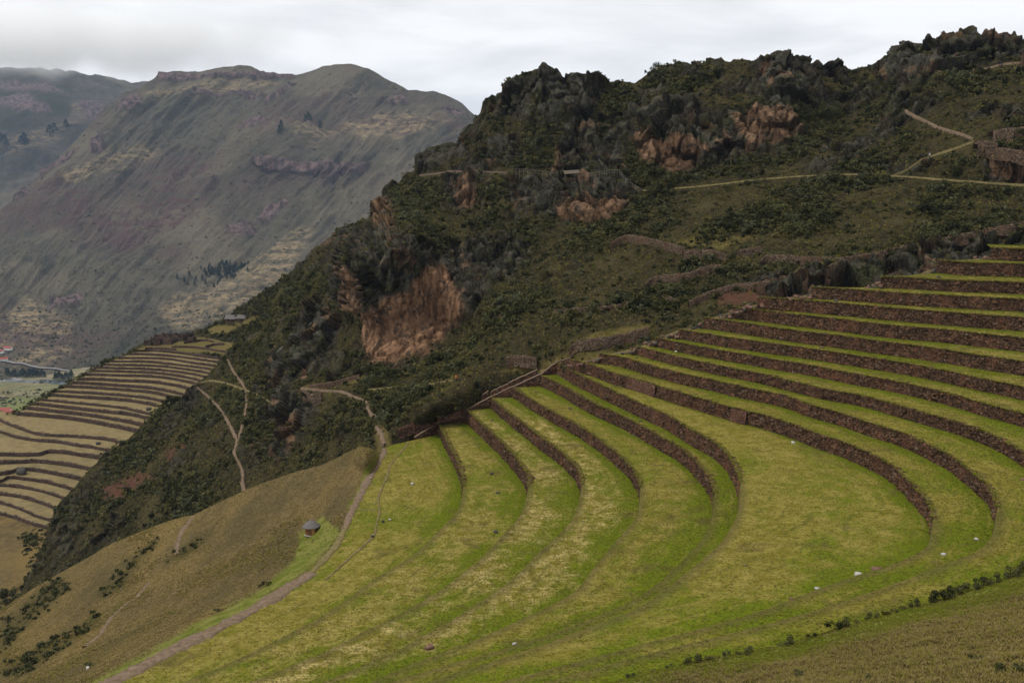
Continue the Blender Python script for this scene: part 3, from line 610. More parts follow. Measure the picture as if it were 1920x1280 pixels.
RED = [[(690,600),(720,558),(760,545),(800,500),(830,500),(868,550),(880,585),(850,622),(800,668),(745,692),(700,692),(680,640)], [(1040,385),(1130,365),(1185,375),(1120,425),(1040,410)], [(1180,255),(1290,250),(1335,290),(1260,325),(1200,305)],
 [(1370,215),(1500,205),(1505,250),(1400,285)], [(703,375),(737,368),(742,432),(708,432)], [(528,790),(562,780),(562,832),(530,842)], [(1845,290),(2000,285),(2000,340),(1860,335)], [(640,500),(684,520),(682,600),(650,585)], [(1036,270),(1046,265),(1048,330),(1036,330)], [(560,690),(580,690),(575,730),(560,730)], [(850,345),(885,335),(895,375),(855,392)], [(610,560),(690,590),(690,620),(620,600)]]
DRY = [[(1075,645),(1120,622),(1215,606),(1218,622),(1100,652)], [(940,695),(1060,663),(1190,655),(1140,672),(1020,698)], [(1270,455),(1330,440),(1420,440),(1350,468)],
 [(570,725),(680,705),(690,712),(600,733)], [(700,800),(725,790),(735,840),(705,835)]]
SOIL = [[(178,925),(262,880),(282,893),(215,945)], [(310,850),(345,825),(350,840),(320,865)], [(1340,540),(1520,515),(1560,545),(1450,565),(1350,570)]]
PATHS = [[(370,728),(392,745),(415,770),(430,795),(440,815),(446,828)], [(446,828),(441,850),(450,870),(456,890),(455,905),(459,922)], [(427,675),(440,700),(455,720),(461,735),(463,755),(459,780),(455,800),(447,826)], [(371,719),(395,714),(420,718),(450,728),(480,740),(512,758)], [(567,729),(610,733),(640,735),(665,745),(688,755),(692,770),(697,778),(713,784)], [(706,801),(714,812),(722,840)], [(690,732),(740,728),(800,722),(850,714)], [(1205,358),(1290,352),(1330,348),(1400,340),(1440,336),(1520,330),(1600,328),(1700,332),(1800,340),(1930,348)],
 [(1698,208),(1715,218),(1740,230),(1760,240),(1800,252),(1825,262)], [(1670,333),(1700,320),(1740,297),(1790,280),(1825,267)], [(1825,133),(1850,130),(1880,122),(1925,118)], [(785,330),(830,325),(880,322),(955,325)], [(1000,699),(1060,688),(1120,674),(1186,657),(1222,644),(1262,626),(1314,607),(1366,590),(1415,575),(1515,556),(1646,537),(1752,509),(1854,485)]]
def rock_mask(px, py, P):
    j = 16 * fbm(P * 0.07, 4) + 7 * fbm(P * 0.30 + 3, 3)
    m = masks(px, py, ROCK, 9, j)
    out = sstep(-0.04 + 0.10 * sstep(300, 400, py), 0.12 + 0.10 * sstep(300, 400, py), fbm(P * 0.055 + 31, 4)) * 0.9 * np.clip(sstep(345, 300, py) + 0.6 * sstep(900, 700, px) * sstep(400, 520, py) + 0.8 * sstep(1200, 1000, px) * sstep(560, 470, py), 0, 1)     # outcrops in the scrub
    return np.clip(np.maximum(m, out * (1 - masks(px, py, DRY, 12, 0 * j))), 0, 1)
def dispH(s):
    P = s.P; r = rock_mask(s.px, s.py, P); s.rock = r
    pth = np.full(s.px.shape, 1e9)
    for pl in PATHS: pth = np.minimum(pth, line_d(s.px, s.py, pl))
    s.pth = pth
    Q = P * np.array([1, 1, 0.32]); red0 = masks(s.px, s.py, RED[:1], 14, 0 * r)
    on = r > 0.02; B = Q[on] + 0.8 * np.stack([fbm(Q[on] * 0.4 + k, 2) for k in (0, 30, 60)], 1)
    v1, e1, t1 = blocks(B / 8.5); v2, e2, t2 = blocks(B / 3.4 + 9, 5); v3, e3, t3 = blocks(B / 1.6 + 4, 3)
    crag = np.zeros(r.shape); crag[on] = 3.6 * (v1 - 0.5) + 3.4 * t1 + 1.5 * (v2 - 0.5) + 1.9 * t2 + 0.45 * (v3 - 0.5) + 0.5 * t3 - 0.5 * sstep(0.12, 0.0, e2) - 0.8 * sstep(0.08, 0.0, e1)
    s.crack = np.zeros(r.shape); s.crack[on] = np.maximum(sstep(0.10, 0.0, e1), 0.7 * sstep(0.10, 0.0, e2)); s.cell = np.full(r.shape, 0.5); s.cell[on] = 0.35 * v1 + 0.4 * v2 + 0.25 * v3
    s.crack *= 1 - 0.55 * red0; s.cell = s.cell * (1 - red0) + 0.55 * red0
    crag = crag + 2.4 * ridged(Q * 0.05, 3, 0.5)
    crag = crag - 1.3
    flute = 1.6 * ridged(P * np.array([0.16, 0.16, 0.020]), 3)
    red = masks(s.px, s.py, RED[:1], 14, 0 * r)
    crag = crag * (1 - 0.70 * red) + flute * (0.45 + 0.35 * red) + red * 1.6 * sstep(-0.05, 0.05, fbm(P * np.array([0.10, 0.10, 0.03]) + 77, 2))
    edge = np.minimum(1, (s.yb[None] - s.py) / 34.0).clip(0, 1)
    soft = 1.1 * fbm(P * 0.045 + 8, 4) + 0.55 * fbm(P * 0.25, 4)
    chim = 0.0
    k = edge * sstep(1, 9, pth) + 0.15
    keep = 0.75 + 0.25 * sstep(2, 26, s.py - s.yt[None])
    return (crag * r + soft * (1 - 0.6 * r)) * np.minimum(k, 1) * keep + chim
hill = Surf(-60, 2150, 920, 320, [(a, b) for a, b, _ in RIDGE], HB, HILLD, dispH, back=((14, -5), (70, -55), (420, -420)), front=(-7, -9))
jh = 13 * fbm(hill.P * 0.10 + 2, 4) + 6 * fbm(hill.P * 0.4, 3)
hr = masks(hill.px, hill.py, RED, 7, jh); hd = masks(hill.px, hill.py, DRY, 5, 0.5 * jh); hs = masks(hill.px, hill.py, SOIL, 6, jh)
hr[:] = hr * (0.72 + 0.28 * masks(hill.px, hill.py, RED[:1], 10, 0 * hr)); hr = np.maximum(hr, 0.5 * sstep(0.22, 0.34, fbm(hill.P * 0.09 + 50, 3)) * hill.rock)
hill.build('hillside', M['hill'], dict(rock=hill.rock, red=hr, dry=hd, soil=hs, crack=hill.crack, cell=hill.cell), smooth=False)

# ================================================================== 5. far terraces on their spur
FW = [  # centre line of each wall in the photograph, wall thickness in px, from the bottom upwards
 ([(-320,900),(-60,950),(0,962),(31,970.5),(62,982),(90,988),(180,1008)],7), ([(-60,930),(0,942),(31,951),(51,959),(75,969),(180,1000)],6), ([(-60,916),(0,925),(31,929),(62,937),(89,946),(115,957),(190,985)],7), ([(-60,906),(0,909),(39,912.5),(78,920),(112,931),(135,940),(200,966)],6),
 ([(-60,912),(0,902),(16,894.5),(47,897),(86,903),(117,911),(137,917),(160,926)],7), ([(-60,892),(0,887.5),(20,885),(39,879),(70,881),(109,888),(156,898.5),(185,907)],8), ([(-60,868),(0,866.5),(47,865),(70,864),(109,868),(141,873),(175,880),(210,889)],8),
 ([(-60,851),(0,851),(39,852),(75,851),(90,846),(125,848),(156,853),(200,859),(235,866)],8), ([(-60,795),(0,809),(23,817),(47,822),(78,826),(109,828),(141,834),(172,838),(208,845),(245,853)],6), ([(-60,758),(-20,777),(9,791.5),(39,803),(70,813),(101,816),(130,817),(172,820),(203,823.5),(231,830.5),(265,840)],6),
 ([(31,775),(84,779),(141,785),(197,795),(240,804),(285,815)],8), ([(51,764),(98,770),(169,778),(239,790),(267,797),(300,806)],7), ([(66,756),(141,765),(197,771),(248,777),(280,785),(320,796)],7), ([(79,749),(141,755),(220,763),(255,770),(286,777),(325,788)],5),
 ([(97,740),(150,744),(220,748.5),(262,753.5),(304,762),(345,772)],6), ([(107,733),(160,736),(220,740),(276,746),(317,755.5),(355,765)],5), ([(124,724),(170,726),(220,729.5),(276,734),(304,739),(330,746),(370,757)],6), ([(135,717),(180,719),(220,722),(276,726),(318,733),(341,739),(380,750)],6),
 ([(152,710),(190,711),(220,713),(276,715),(318,720),(351,727),(390,737)],6), ([(162,701.5),(190,702.5),(220,703.5),(276,705),(318,709),(354,716),(366,719),(400,728)],5), ([(174,695),(200,695.5),(220,696),(276,698),(318,702),(354,708),(376,714),(410,723)],4.5), ([(184,689),(220,690),(276,691.5),(318,695),(361,701),(387,707),(420,716)],4.5),
 ([(195,683),(220,684),(276,685),(318,688),(361,694),(394,700),(425,708)],4.2), ([(208,677),(240,677.5),(276,678),(318,682),(361,687),(401,693),(432,700)],4.2), ([(223,670.5),(250,671),(276,671),(318,673),(361,680),(411,687),(440,692)],4.2), ([(244,663.5),(270,664),(294,665),(339.5,669),(375,674),(417,680),(445,686)],4.2), ([(257,657),(295,657.5),(332,661),(375,667),(420,673),(450,678)],4.2)]
zf = -157.0; NF = 90; FT = []
for pts, th in FW:
    p = np.array(pts, float); b = at_z(p[:, 0], p[:, 1] + th / 2, zf); D = b[:, 1].mean(); h = th * D / F * 1.02
    lo = smooth_curve(b, NF, 2); top = lo.copy(); top[:, 1] += 0.15; top[:, 2] = zf + h
    FT.append((lo, top, zf, h)); zf += h + 0.02
FIELD0 = FT[0][2]
FORD = ['first', 'second', 'third', 'fourth', 'fifth', 'sixth', 'seventh', 'eighth', 'ninth', 'tenth', 'eleventh', 'twelfth', 'thirteenth', 'fourteenth', 'fifteenth', 'sixteenth', 'seventeenth', 'eighteenth', 'nineteenth', 'twentieth', 'twenty-first', 'twenty-second', 'twenty-third', 'twenty-fourth', 'twenty-fifth', 'twenty-sixth', 'twenty-seventh']
for i, (lo, top, z, h) in enumerate(FT):
    R = 4; f = np.linspace(0, 1, R)[:, None, None]; base = lo.copy(); base[:, 2] -= 0.6
    lo2 = smooth_curve(base, 220); tp = smooth_curve(top, 220); V = lo2[None] * (1 - f) + tp[None] * f
    V[..., 1] += 0.22 * rng.standard_normal(V.shape[:2]); V[-1, :, 2] += 0.10 * rng.standard_normal(220) + 0.5 * fbm(V[-1] * 0.15, 3)
    cap = V[-1:].copy(); cap[..., 1] += 1.0; V = np.concatenate([V, cap], 0)
    o = mesh_obj('terrace_wall', V.reshape(-1, 3), grid_faces(R + 1, 220), M['wall_far'])
    tag(o, '%s dark stone wall from the foot of the distant dry terraces above the river' % FORD[i], 'terrace wall', 'stone walls of the distant dry terraces', 'thing')
def far_tread(lo, up):
    f = np.linspace(0, 1, 8)[:, None, None]; V = lo[None] * (1 - f) + up[None] * f
    V[1:-1, :, 2] += 0.18 * fbm(V[1:-1] * 0.2, 3)
    o = mesh_obj('terrace_tread', V.reshape(-1, 3), grid_faces(8, len(lo)), M['fgrass'], None, None, True); return tag(o, kind='structure')
f0 = at_z(np.linspace(-420, 320, NF), np.linspace(1110, 1200, NF), FIELD0 - 1.0); ff = far_tread(f0, FT[0][0]); ff.name = 'valley_field'; ff.data.materials[0] = M['brown']
for i in range(len(FT) - 1): far_tread(FT[i][1], FT[i + 1][0])
# grassy bank dropping to the valley on the outer side of these terraces
edge = []
for lo, top, z, h in FT[8:]: edge += [lo[0], top[0]]
edge = np.array(edge); bank = [edge + np.array([0.5, 0.4, 0.05]), edge + np.array([-3, 2.0, -0.9]), edge + np.array([-9, 8, -6]), edge + np.array([-60, 60, -60]), edge + np.array([-330, 330, -320])]
V = np.stack(bank, 0); V[1:, :, 2] += 0.8 * fbm(V[1:] * 0.2, 3)
tag(mesh_obj('terrace_bank', V.reshape(-1, 3), grid_faces(5, len(edge)), M['hill'], None, dict(rock=np.zeros(V.shape[0] * V.shape[1]), red=np.zeros(V.shape[0] * V.shape[1]), dry=np.repeat([0.5, 0.1, 0, 0, 0], len(edge)), soil=np.zeros(V.shape[0] * V.shape[1])), True), kind='structure')
# knoll with the ruins above the far terraces
Dt = float(FT[-1][1][:, 1].mean())
KT = [(200,680),(235,664),(250,650),(280,638),(310,631),(345,626),(365,621),(390,612),(412,600),(440,585),(472,562),(505,540),(535,522),(560,505)]
KB = [(200,690),(255,655.5),(295,655.8),(332,659),(375,665),(420,671),(450,678),(560,640)]
_kx, _ky = to_px(FT[-1][1]); _kd = lambda x: float(np.interp(x, _kx, FT[-1][1][:, 1])) + 1.0; Dt = _kd(300)
KB = [(200, 690)] + [(x, float(np.interp(x, _kx, _ky)) + 0.6) for x in (256, 280, 310, 340, 370, 400, 425, 448)] + [(560, 640)]
KD = RBF([(x, float(np.interp(x, _kx, _ky)), _kd(x)) for x in (256, 280, 310, 340, 370, 400, 425, 448)] + [(200,685,_kd(256)+6),(300,640,Dt+20),(350,632,Dt+26),(365,621,Dt+48),(412,600,Dt+52),(440,588,Dt+40),(472,562,Dt+20),(440,640,Dt),(480,620,Dt-20),(505,540,Dt-40),(535,522,Dt-80),(560,505,Dt-120),(560,640,Dt-140),(246,654,_kd(256)+8)], 20)
knoll = Surf(200, 560, 220, 90, KT, KB, KD, lambda s: 0.9 * fbm(s.P * 0.06, 4) * np.minimum(1, (s.yb[None] - s.py) / 8), back=((20, -10), (120, -110), (400, -330)))
kd = masks(knoll.px, knoll.py, [[(230,668),(300,634),(365,630),(440,645),(430,668),(300,655)], [(385,620),(410,608),(445,612),(430,625),(395,627)], [(438,608),(480,592),(490,600),(450,612)], [(315,632),(345,624),(372,622),(345,634)]], 4, 5 * fbm(knoll.P * 0.15, 3))
knoll.build('ruin_knoll', M['hill'], dict(rock=0 * kd, red=0 * kd, dry=kd, soil=0 * kd))

# ================================================================== 6. valley floor, river, road
ZV = -442.0
V = np.array([(-9000, 900, ZV), (9000, 900, ZV), (9000, 9600, ZV), (-9000, 9600, ZV)]); tag(mesh_obj('valley_floor', V, [(0, 1, 2, 3)], M['valley']), kind='structure')
def ribbon(name, pl, mat, z, w_px=None, kind='structure', z_add=0.0):
    a = at_z(*np.array([p[:2] for p in pl], float).T, z); b = at_z(np.array([p[0] for p in pl], float), np.array([p[1] + p[2] for p in pl], float), z)
    a = smooth_curve(a, 60); b = smooth_curve(b, 60); V = np.stack([a, b], 0); V[..., 2] += z_add
    return tag(mesh_obj(name, V.reshape(-1, 3), grid_faces(2, 60), mat), kind=kind)
ribbon('river', [(-200,709,4),(-60,710,4),(0,711,5),(30,712,4),(60,713,4),(85,711,7),(110,713,8),(140,714,9),(200,718,9)], M['water'], ZV, z_add=0.6)
ribbon('gravel_bar', [(0,706,4),(20,704,7),(30,706,7),(42,711,2)], M['road'], ZV, z_add=0.9)
ribbon('dirt_track', [(-40,734,3),(0,731,5),(12,727,3),(25,723,2),(40,720,1)], M['path_tan'], ZV, z_add=0.4)
ribbon('dirt_track', [(-40,738,2),(0,737,2),(20,741,3),(45,743,2),(75,746,1.6)], M['path_tan'], ZV, z_add=0.4)

# ================================================================== 7. mountains across the valley
MT = [(-260,300),(-120,330),(0,395),(20,380),(60,345),(110,305),(150,262),(190,215),(235,180),(262,170),(290,152),(300,140),(330,137),(380,136),(415,130),(450,127),(470,126),(482,133),(500,143),(555,146),(580,140),(605,130),(640,124),(660,123),(672,126),(700,136),(735,154),(765,171),(800,175),(815,174),(840,183),(865,196),(880,212),(890,222),(930,260),(1100,330),(1400,420)]
MD = RBF([(-260,730,1950),(0,694,2060),(150,706,2080),(300,690,2150),(600,620,2300),(900,560,2450),(1400,600,2600),(0,600,2330),(150,600,2380),(350,560,2520),(470,520,2560),(600,480,2650),(0,500,2650),(200,480,2760),(400,430,2900),(600,380,2960),(750,350,3050),(0,410,3050),(100,340,3150),(200,300,3250),(400,300,3330),(520,345,3080),(520,300,3110),(620,345,3060),(620,300,3100),(620,250,3330),(750,250,3380),(880,220,3500),(300,200,3560),(300,140,3660),(470,130,3680),(470,190,3560),(660,123,3600),(600,180,3540),(800,175,3560),(550,146,3680),(1100,330,3400),(1400,420,3300),(-260,300,3100),(-120,330,3100)], 70)
MROCK = [[(487,303),(520,308),(560,312),(600,312),(640,318),(690,328),(690,338),(660,342),(630,346),(605,347),(585,334),(560,334),(515,330),(490,316)], [(372,180),(440,184),(500,190),(500,197),(440,193),(372,188)], [(225,195),(262,185),(272,205),(265,222),(225,225)], [(300,142),(420,142),(500,140),(555,146),(555,150),(440,152),(300,160)], [(80,325),(120,300),(155,285),(160,295),(130,312),(85,335)], [(180,290),(200,280),(200,305),(182,308)], [(20,360),(55,352),(65,372),(30,375)], [(455,250),(500,238),(515,240),(490,258),(460,262)], [(500,205),(545,170),(560,165),(540,190),(505,212)], [(480,420),(510,395),(545,385),(550,395),(510,412),(490,425)], [(430,440),(470,425),(480,440),(440,452)], [(720,195),(760,185),(770,205),(735,208)], [(590,345),(640,344),(640,352),(600,352)], [(100,565),(110,580),(170,575),(160,590),(120,600),(98,590)], [(820,215),(860,215),(885,225),(860,230)]]
def streak(P, px, py):                           # gullies run down the fall line, from upper right to lower left in the view
    u = (px * 0.72 - py * 0.69) / 100.0; v = (px * 0.69 + py * 0.72) / 100.0
    return np.stack([u * 0.28, v * 2.6, 0 * u], -1)
def dispM(s):
    q = streak(s.P, s.px, s.py); w = fbm(s.P * 0.0022, 3)
    up = sstep(700, 560, s.py)
    g = 40 * ridged(q * 0.50 + w[..., None] * 0.8, 3, 0.35) + 12 * ridged(q * 2.0 + w[..., None] * 0.5, 2, 0.5) + 5 * ridged(q * 4.5 + w[..., None], 2)
    big = 60 * fbm(s.P * 0.0016 + 3, 3); band = 0
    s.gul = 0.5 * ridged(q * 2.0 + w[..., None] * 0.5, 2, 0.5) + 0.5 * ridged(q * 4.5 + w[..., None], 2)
    s.cl = masks(s.px, s.py, MROCK, 2.5, 7 * fbm(s.P * 0.012, 4))
    keep = 0.25 + 0.75 * sstep(0, 60, s.py - s.yt[None])
    return (g * (0.25 + 0.75 * up) + big * 0.6 * up) * keep + 6 * fbm(s.P * 0.02, 4) + s.cl * (5 + 9 * ridged(s.P * np.array([0.03, 0.03, 0.003]), 3))
mount = Surf(-260, 1400, 760, 400, MT, [(-260,760),(200,745),(1400,760)], MD, dispM, back=((150, -60), (900, -600)))
jm = 9 * fbm(mount.P * 0.012, 4)
MTAN = [[(300,590),(330,570),(400,540),(470,500),(520,470),(560,440),(600,420),(560,500),(500,560),(470,590),(420,610),(360,625),(300,610)], [(560,258),(640,248),(700,235),(660,262),(600,275),(560,272)], [(640,240),(720,225),(840,245),(780,275),(680,280)], [(130,345),(200,310),(300,292),(310,305),(220,335),(150,360)], [(280,180),(420,158),(520,160),(480,178),(300,200)], [(0,600),(60,560),(110,610),(60,650),(0,660)], [(60,640),(140,610),(130,670),(80,690),(30,690)]]
mr = masks(mount.px, mount.py, MROCK, 2.5, 0.8 * jm); mt = masks(mount.px, mount.py, MTAN, 10, 1.3 * jm)
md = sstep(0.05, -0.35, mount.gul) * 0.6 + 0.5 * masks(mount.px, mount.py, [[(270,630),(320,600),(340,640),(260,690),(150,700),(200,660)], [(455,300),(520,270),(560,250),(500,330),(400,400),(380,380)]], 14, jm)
mred = 0.8 * sstep(0.0, 0.3, fbm(mount.P * 0.003 + 20, 4)) + 0.6 * masks(mount.px, mount.py, [[(150,380),(300,300),(420,300),(400,400),(250,480),(120,470)], [(20,680),(60,680),(140,690),(145,700),(60,695),(20,688)]], 20, jm)
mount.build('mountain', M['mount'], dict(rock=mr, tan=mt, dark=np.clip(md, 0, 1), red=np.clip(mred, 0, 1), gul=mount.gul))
# the farther, bluer mountain on the left whose top is lost in cloud
BT = [(-500,120),(-200,128),(0,138),(60,140),(120,146),(180,158),(240,160),(330,150),(600,170)]
BD = RBF([(-500,120,6200),(0,140,6000),(250,160,5900),(600,170,6000),(-300,420,4300),(0,400,4250),(100,330,4600),(200,230,5200),(50,230,5200),(-200,250,5200),(600,400,4600),(600,250,5400)], 80)
back = Surf(-500, 600, 260, 140, BT, [(-500,470),(0,450),(600,420)], BD, lambda s: 70 * ridged(s.P * 0.0022, 4) + 25 * fbm(s.P * 0.010, 4), back=((200, -60), (1500, -800)))
jb2 = 9 * fbm(back.P * 0.008, 4)
br = masks(back.px, back.py, [[(150,205),(175,200),(205,215),(195,235),(160,222)], [(0,190),(60,195),(100,210),(80,225),(0,215)], [(0,160),(100,175),(140,190),(60,185),(0,175)]], 5, jb2)
bt = masks(back.px, back.py, [[(20,270),(110,245),(120,275),(60,300),(20,310)], [(110,240),(150,205),(160,235),(125,260)]], 9, jb2)
bdk = masks(back.px, back.py, [[(0,360),(60,310),(80,295),(70,320),(10,365)], [(-200,150),(140,165),(140,230),(0,250),(-200,260)]], 12, jb2)
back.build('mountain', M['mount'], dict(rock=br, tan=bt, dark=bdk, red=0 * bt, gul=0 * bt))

# ================================================================== 8. footpaths
def foot_path(surf, pl, wid, mat, lift=0.10):
    p = smooth_curve(np.array(pl, float), max(60, int(16 * len(pl)))); c = surf.at(p[:, 0], p[:, 1])
    for _ in range(3): c[1:-1] = 0.25 * c[:-2] + 0.5 * c[1:-1] + 0.25 * c[2:]
    tan = np.gradient(c, axis=0); tan[:, 2] = 0; tan /= np.linalg.norm(tan, axis=1, keepdims=True) + 1e-9
    sd = np.stack([-tan[:, 1], tan[:, 0], 0 * tan[:, 0]], 1); n = len(c)
    w = wid * (1 + 0.9 * fbm(c * 0.25, 3))[:, None] / 2
    view = -c / np.linalg.norm(c, axis=1, keepdims=True)
    rows = [c + sd * w * k + np.array([0, 0, lift + 0.12 * (1 - abs(k))]) + (min(0.16 * wid, 0.14) if abs(k) == 1 else 0.05) * rng.standard_normal((n, 1)) * sd for k in (-1, -0.4, 0.4, 1)]
    low = [rows[0] - np.array([0, 0, 0.9]), rows[-1] - np.array([0, 0, 0.9])]
    V = np.stack([low[0]] + rows + [low[1]], 0)
    return tag(mesh_obj('footpath', V.reshape(-1, 3), grid_faces(6, n), mat), kind='structure')
PW = [0.75, 0.85, 0.75, 0.65, 0.85, 1.3, 0.35, 0.5, 0.65, 0.3, 0.7, 0.4, 0.5]
PM = ['path_pink', 'path_pink', 'path_pink', 'path_tan', 'path_pink', 'path_pink', 'path_tan', 'path_tan', 'path_pink', 'path_tan', 'path_pink', 'path_grey', 'path_tan']
for pl, w_, m_ in zip(PATHS, PW, PM): foot_path(hill, pl, w_, M[m_], 0.24 if pl[0] == (1205, 358) else 0.40)
foot_path(spur, [(362,968),(352,985),(345,995),(337,1015),(333,1038)], 1.3, M['path_pink'], 0.08)
foot_path(spur, [(280,1090),(262,1115),(230,1140),(205,1165),(185,1190),(160,1210)], 0.9, M['path_pink'], 0.08)
foot_path(knoll, [(471,567),(474,576),(469,590)], 1.6, M['path_pink'], 0.2)
foot_path(knoll, [(395,638),(410,640),(440,645)], 1.4, M['path_tan'], 0.3)
class Flat:                                     # the lowest tread, read as a level sheet
    def at(s, px, py):
        c = at_z(px, py, Z0 - 0.55); V = TREADS[0][0].reshape(-1, 3)
        for i in range(len(c)):
            d = np.hypot(V[:, 0] - c[i, 0], V[:, 1] - c[i, 1]); k = np.argsort(d)[:4]; c[i, 2] = V[k, 2].max()
            c[i] = c[i]
        return c
foot_path(Flat(), [(722,838),(719,848),(705,872),(682,912),(662,952),(648,985)], 1.5, M['path_pink'], 0.05)
foot_path(Flat(), [(648,985),(636,1010),(612,1042),(575,1076)], 1.2, M['path_tan'], 0.05)
foot_path(Flat(), [(585,1070),(520,1112),(470,1142),(400,1178),(320,1218),(230,1264),(150,1306)], 2.6, M['path_pink'], 0.05)
foot_path(Flat(), [(767,830),(745,854),(731,872),(724,896),(714,919),(709,938),(712,954),(705,987),(698,1006),(661,1039),(610,1085)], 0.45, M['path_tan'], 0.04)
foot_path(Flat(), [(662,951),(685,953),(708,955)], 0.35, M['path_tan'], 0.04)
class OnMount:
    def at(s, px, py): return mount.at(px, py)
foot_path(mount, [(0,684),(40,691),(80,697),(120,702),(170,708)], 9, M['road'], 3.0)

# ================================================================== 9. plants
def leafy(name, n, mat, shape, seed, size=(0.16, 0.26), tall=1.0):
    r = np.random.default_rng(seed); V = []; Fs = []
    cl = r.normal(0, 0.42, (6, 3)) * np.array([1, 1, 0.5]) + np.array([0, 0, 0.45]); cr = r.uniform(0.3, 0.5, 6)
    for i in range(n):
        if shape == 'blob':
            k = r.integers(6); d = r.normal(size=3); d /= np.linalg.norm(d); p = cl[k] + d * cr[k] * r.uniform(0.55, 1.0); p[2] = abs(p[2]) * tall
        elif shape == 'cone':
            t = r.uniform(0, 1) ** 0.8; a = r.uniform(0, 6.283); rad = (1 - t) * 0.30 * r.uniform(0.5, 1.0) + 0.03; d = np.array([math.cos(a), math.sin(a), 0.3]); p = np.array([rad * d[0], rad * d[1], 0.12 + t * 0.9])
        s = r.uniform(*size); a = r.normal(size=3); a /= np.linalg.norm(a); b = np.cross(a, d); b /= np.linalg.norm(b) + 1e-6; o = len(V)
        V += [p - a * s, p + b * s * 0.7, p + a * s, p - b * s * 0.7]; Fs.append((o, o + 1, o + 2, o + 3))
    return mesh_data(name, np.array(V), np.array(Fs), mat)
def tuft(name, mat, seed, n=9, h=(0.5, 1.0), lean=0.55):
    r = np.random.default_rng(seed); V = []; Fs = []
    for i in range(n):
        a = r.uniform(0, 6.283); b = np.array([r.normal(0, 0.16), r.normal(0, 0.16), 0]); d = np.array([math.cos(a), math.sin(a), 0]); s = np.array([-d[1], d[0], 0]) * 0.045
        hh = r.uniform(*h); m = b + d * lean * hh * 0.35 + np.array([0, 0, hh * 0.65]); t = b + d * lean * hh + np.array([0, 0, hh]); o = len(V)
        V += [b - s, b + s, m + s * 0.8, m - s * 0.8, t]; Fs += [(o, o + 1, o + 2, o + 3), (o + 3, o + 2, o + 4)]
    return mesh_data(name, np.array(V), [tuple(f) for f in Fs], mat)
def hidden(meshes, name):
    c = bpy.data.collections.new(name)
    for i, me in enumerate(meshes): c.objects.link(bpy.data.objects.new('%s_%02d' % (name, i), me))
    return c
def scatter(name, P, scl, idx, coll, label, cat=None):
    P = np.asarray(P); n = len(P); me = bpy.data.meshes.new(name); me.vertices.add(n); me.vertices.foreach_set('co', P.astype(np.float32).ravel())
    rot = np.stack([rng.normal(0, 0.10, n), rng.normal(0, 0.10, n), rng.uniform(0, 6.283, n)], 1)
    for k, a, ty in (('rot', rot, 'FLOAT_VECTOR'), ('scl', scl, 'FLOAT_VECTOR'), ('idx', idx, 'INT')):
        at = me.attributes.new(k, ty, 'POINT'); a = np.asarray(a)
        at.data.foreach_set('vector' if ty == 'FLOAT_VECTOR' else 'value', (a.astype(np.float32) if ty != 'INT' else a.astype(np.int32)).ravel())
    o = obj(name, me); ng = bpy.data.node_groups.new(name, 'GeometryNodeTree')
    ng.interface.new_socket('Geometry', in_out='INPUT', socket_type='NodeSocketGeometry'); ng.interface.new_socket('Geometry', in_out='OUTPUT', socket_type='NodeSocketGeometry')
    N = ng.nodes.new; L = ng.links.new; gi, go = N('NodeGroupInput'), N('NodeGroupOutput'); ip = N('GeometryNodeInstanceOnPoints'); ci = N('GeometryNodeCollectionInfo')
    ci.inputs['Collection'].default_value = coll; ci.inputs['Separate Children'].default_value = True; ci.inputs['Reset Children'].default_value = True
    L(gi.outputs[0], ip.inputs['Points']); L(ci.outputs[0], ip.inputs['Instance']); ip.inputs['Pick Instance'].default_value = True
    for k, ty, sock in (('rot', 'FLOAT_VECTOR', 'Rotation'), ('scl', 'FLOAT_VECTOR', 'Scale'), ('idx', 'INT', 'Instance Index')):
        na = N('GeometryNodeInputNamedAttribute'); na.data_type = ty; na.inputs['Name'].default_value = k
        out = [s for s in na.outputs if s.enabled and s.name == 'Attribute'][0]
        if sock == 'Rotation':
            e2 = N('FunctionNodeEulerToRotation'); L(out, e2.inputs[0]); out = e2.outputs[0]
        L(out, ip.inputs[sock])
    L(ip.outputs[0], go.inputs[0]); md = o.modifiers.new('scatter', 'NODES'); md.node_group = ng
    return tag(o, label, cat, None, 'stuff')
SH = [leafy('shrub_leaves', 110, M['shrub'], 'blob', 1), leafy('shrub_leaves', 110, M['shrub'], 'blob', 2), leafy('shrub_leaves', 90, M['shrub_yel'], 'blob', 3), leafy('shrub_leaves', 90, M['shrub_grey'], 'blob', 4)]
TU = [tuft('grass_tuft', M['tuft_dry'], 11), tuft('grass_tuft', M['tuft_dry'], 12), tuft('grass_tuft', M['tuft_olive'], 13), tuft('grass_tuft', M['tuft_green'], 14)]
SHF = [leafy('shrub_leaves', 420, M[k], 'blob', 60 + q, (0.06, 0.11)) for q, k in enumerate(('shrub', 'shrub', 'shrub_yel', 'shrub_grey'))]
shrub_coll = hidden(SH, 'scrub_source'); tuft_coll = hidden(TU, 'tuft_source')
def pick(surf, n, dens):
    """n points spread evenly over the ground of a sheet, thinned by dens (a grid of 0..1)"""
    P = surf.P; a = np.linalg.norm(np.cross(P[1:, :-1] - P[:-1, :-1], P[:-1, 1:] - P[:-1, :-1]), axis=-1)
    w = (a * dens[:-1, :-1]).ravel(); c = np.cumsum(w); k = np.searchsorted(c, rng.uniform(0, c[-1], n)); i, j = np.unravel_index(np.minimum(k, len(w) - 1), a.shape)
    u, v = rng.uniform(0, 1, (2, n, 1)); Q = P[i, j] * (1 - u) * (1 - v) + P[i + 1, j] * u * (1 - v) + P[i, j + 1] * (1 - u) * v + P[i + 1, j + 1] * u * v
    return Q, i, j
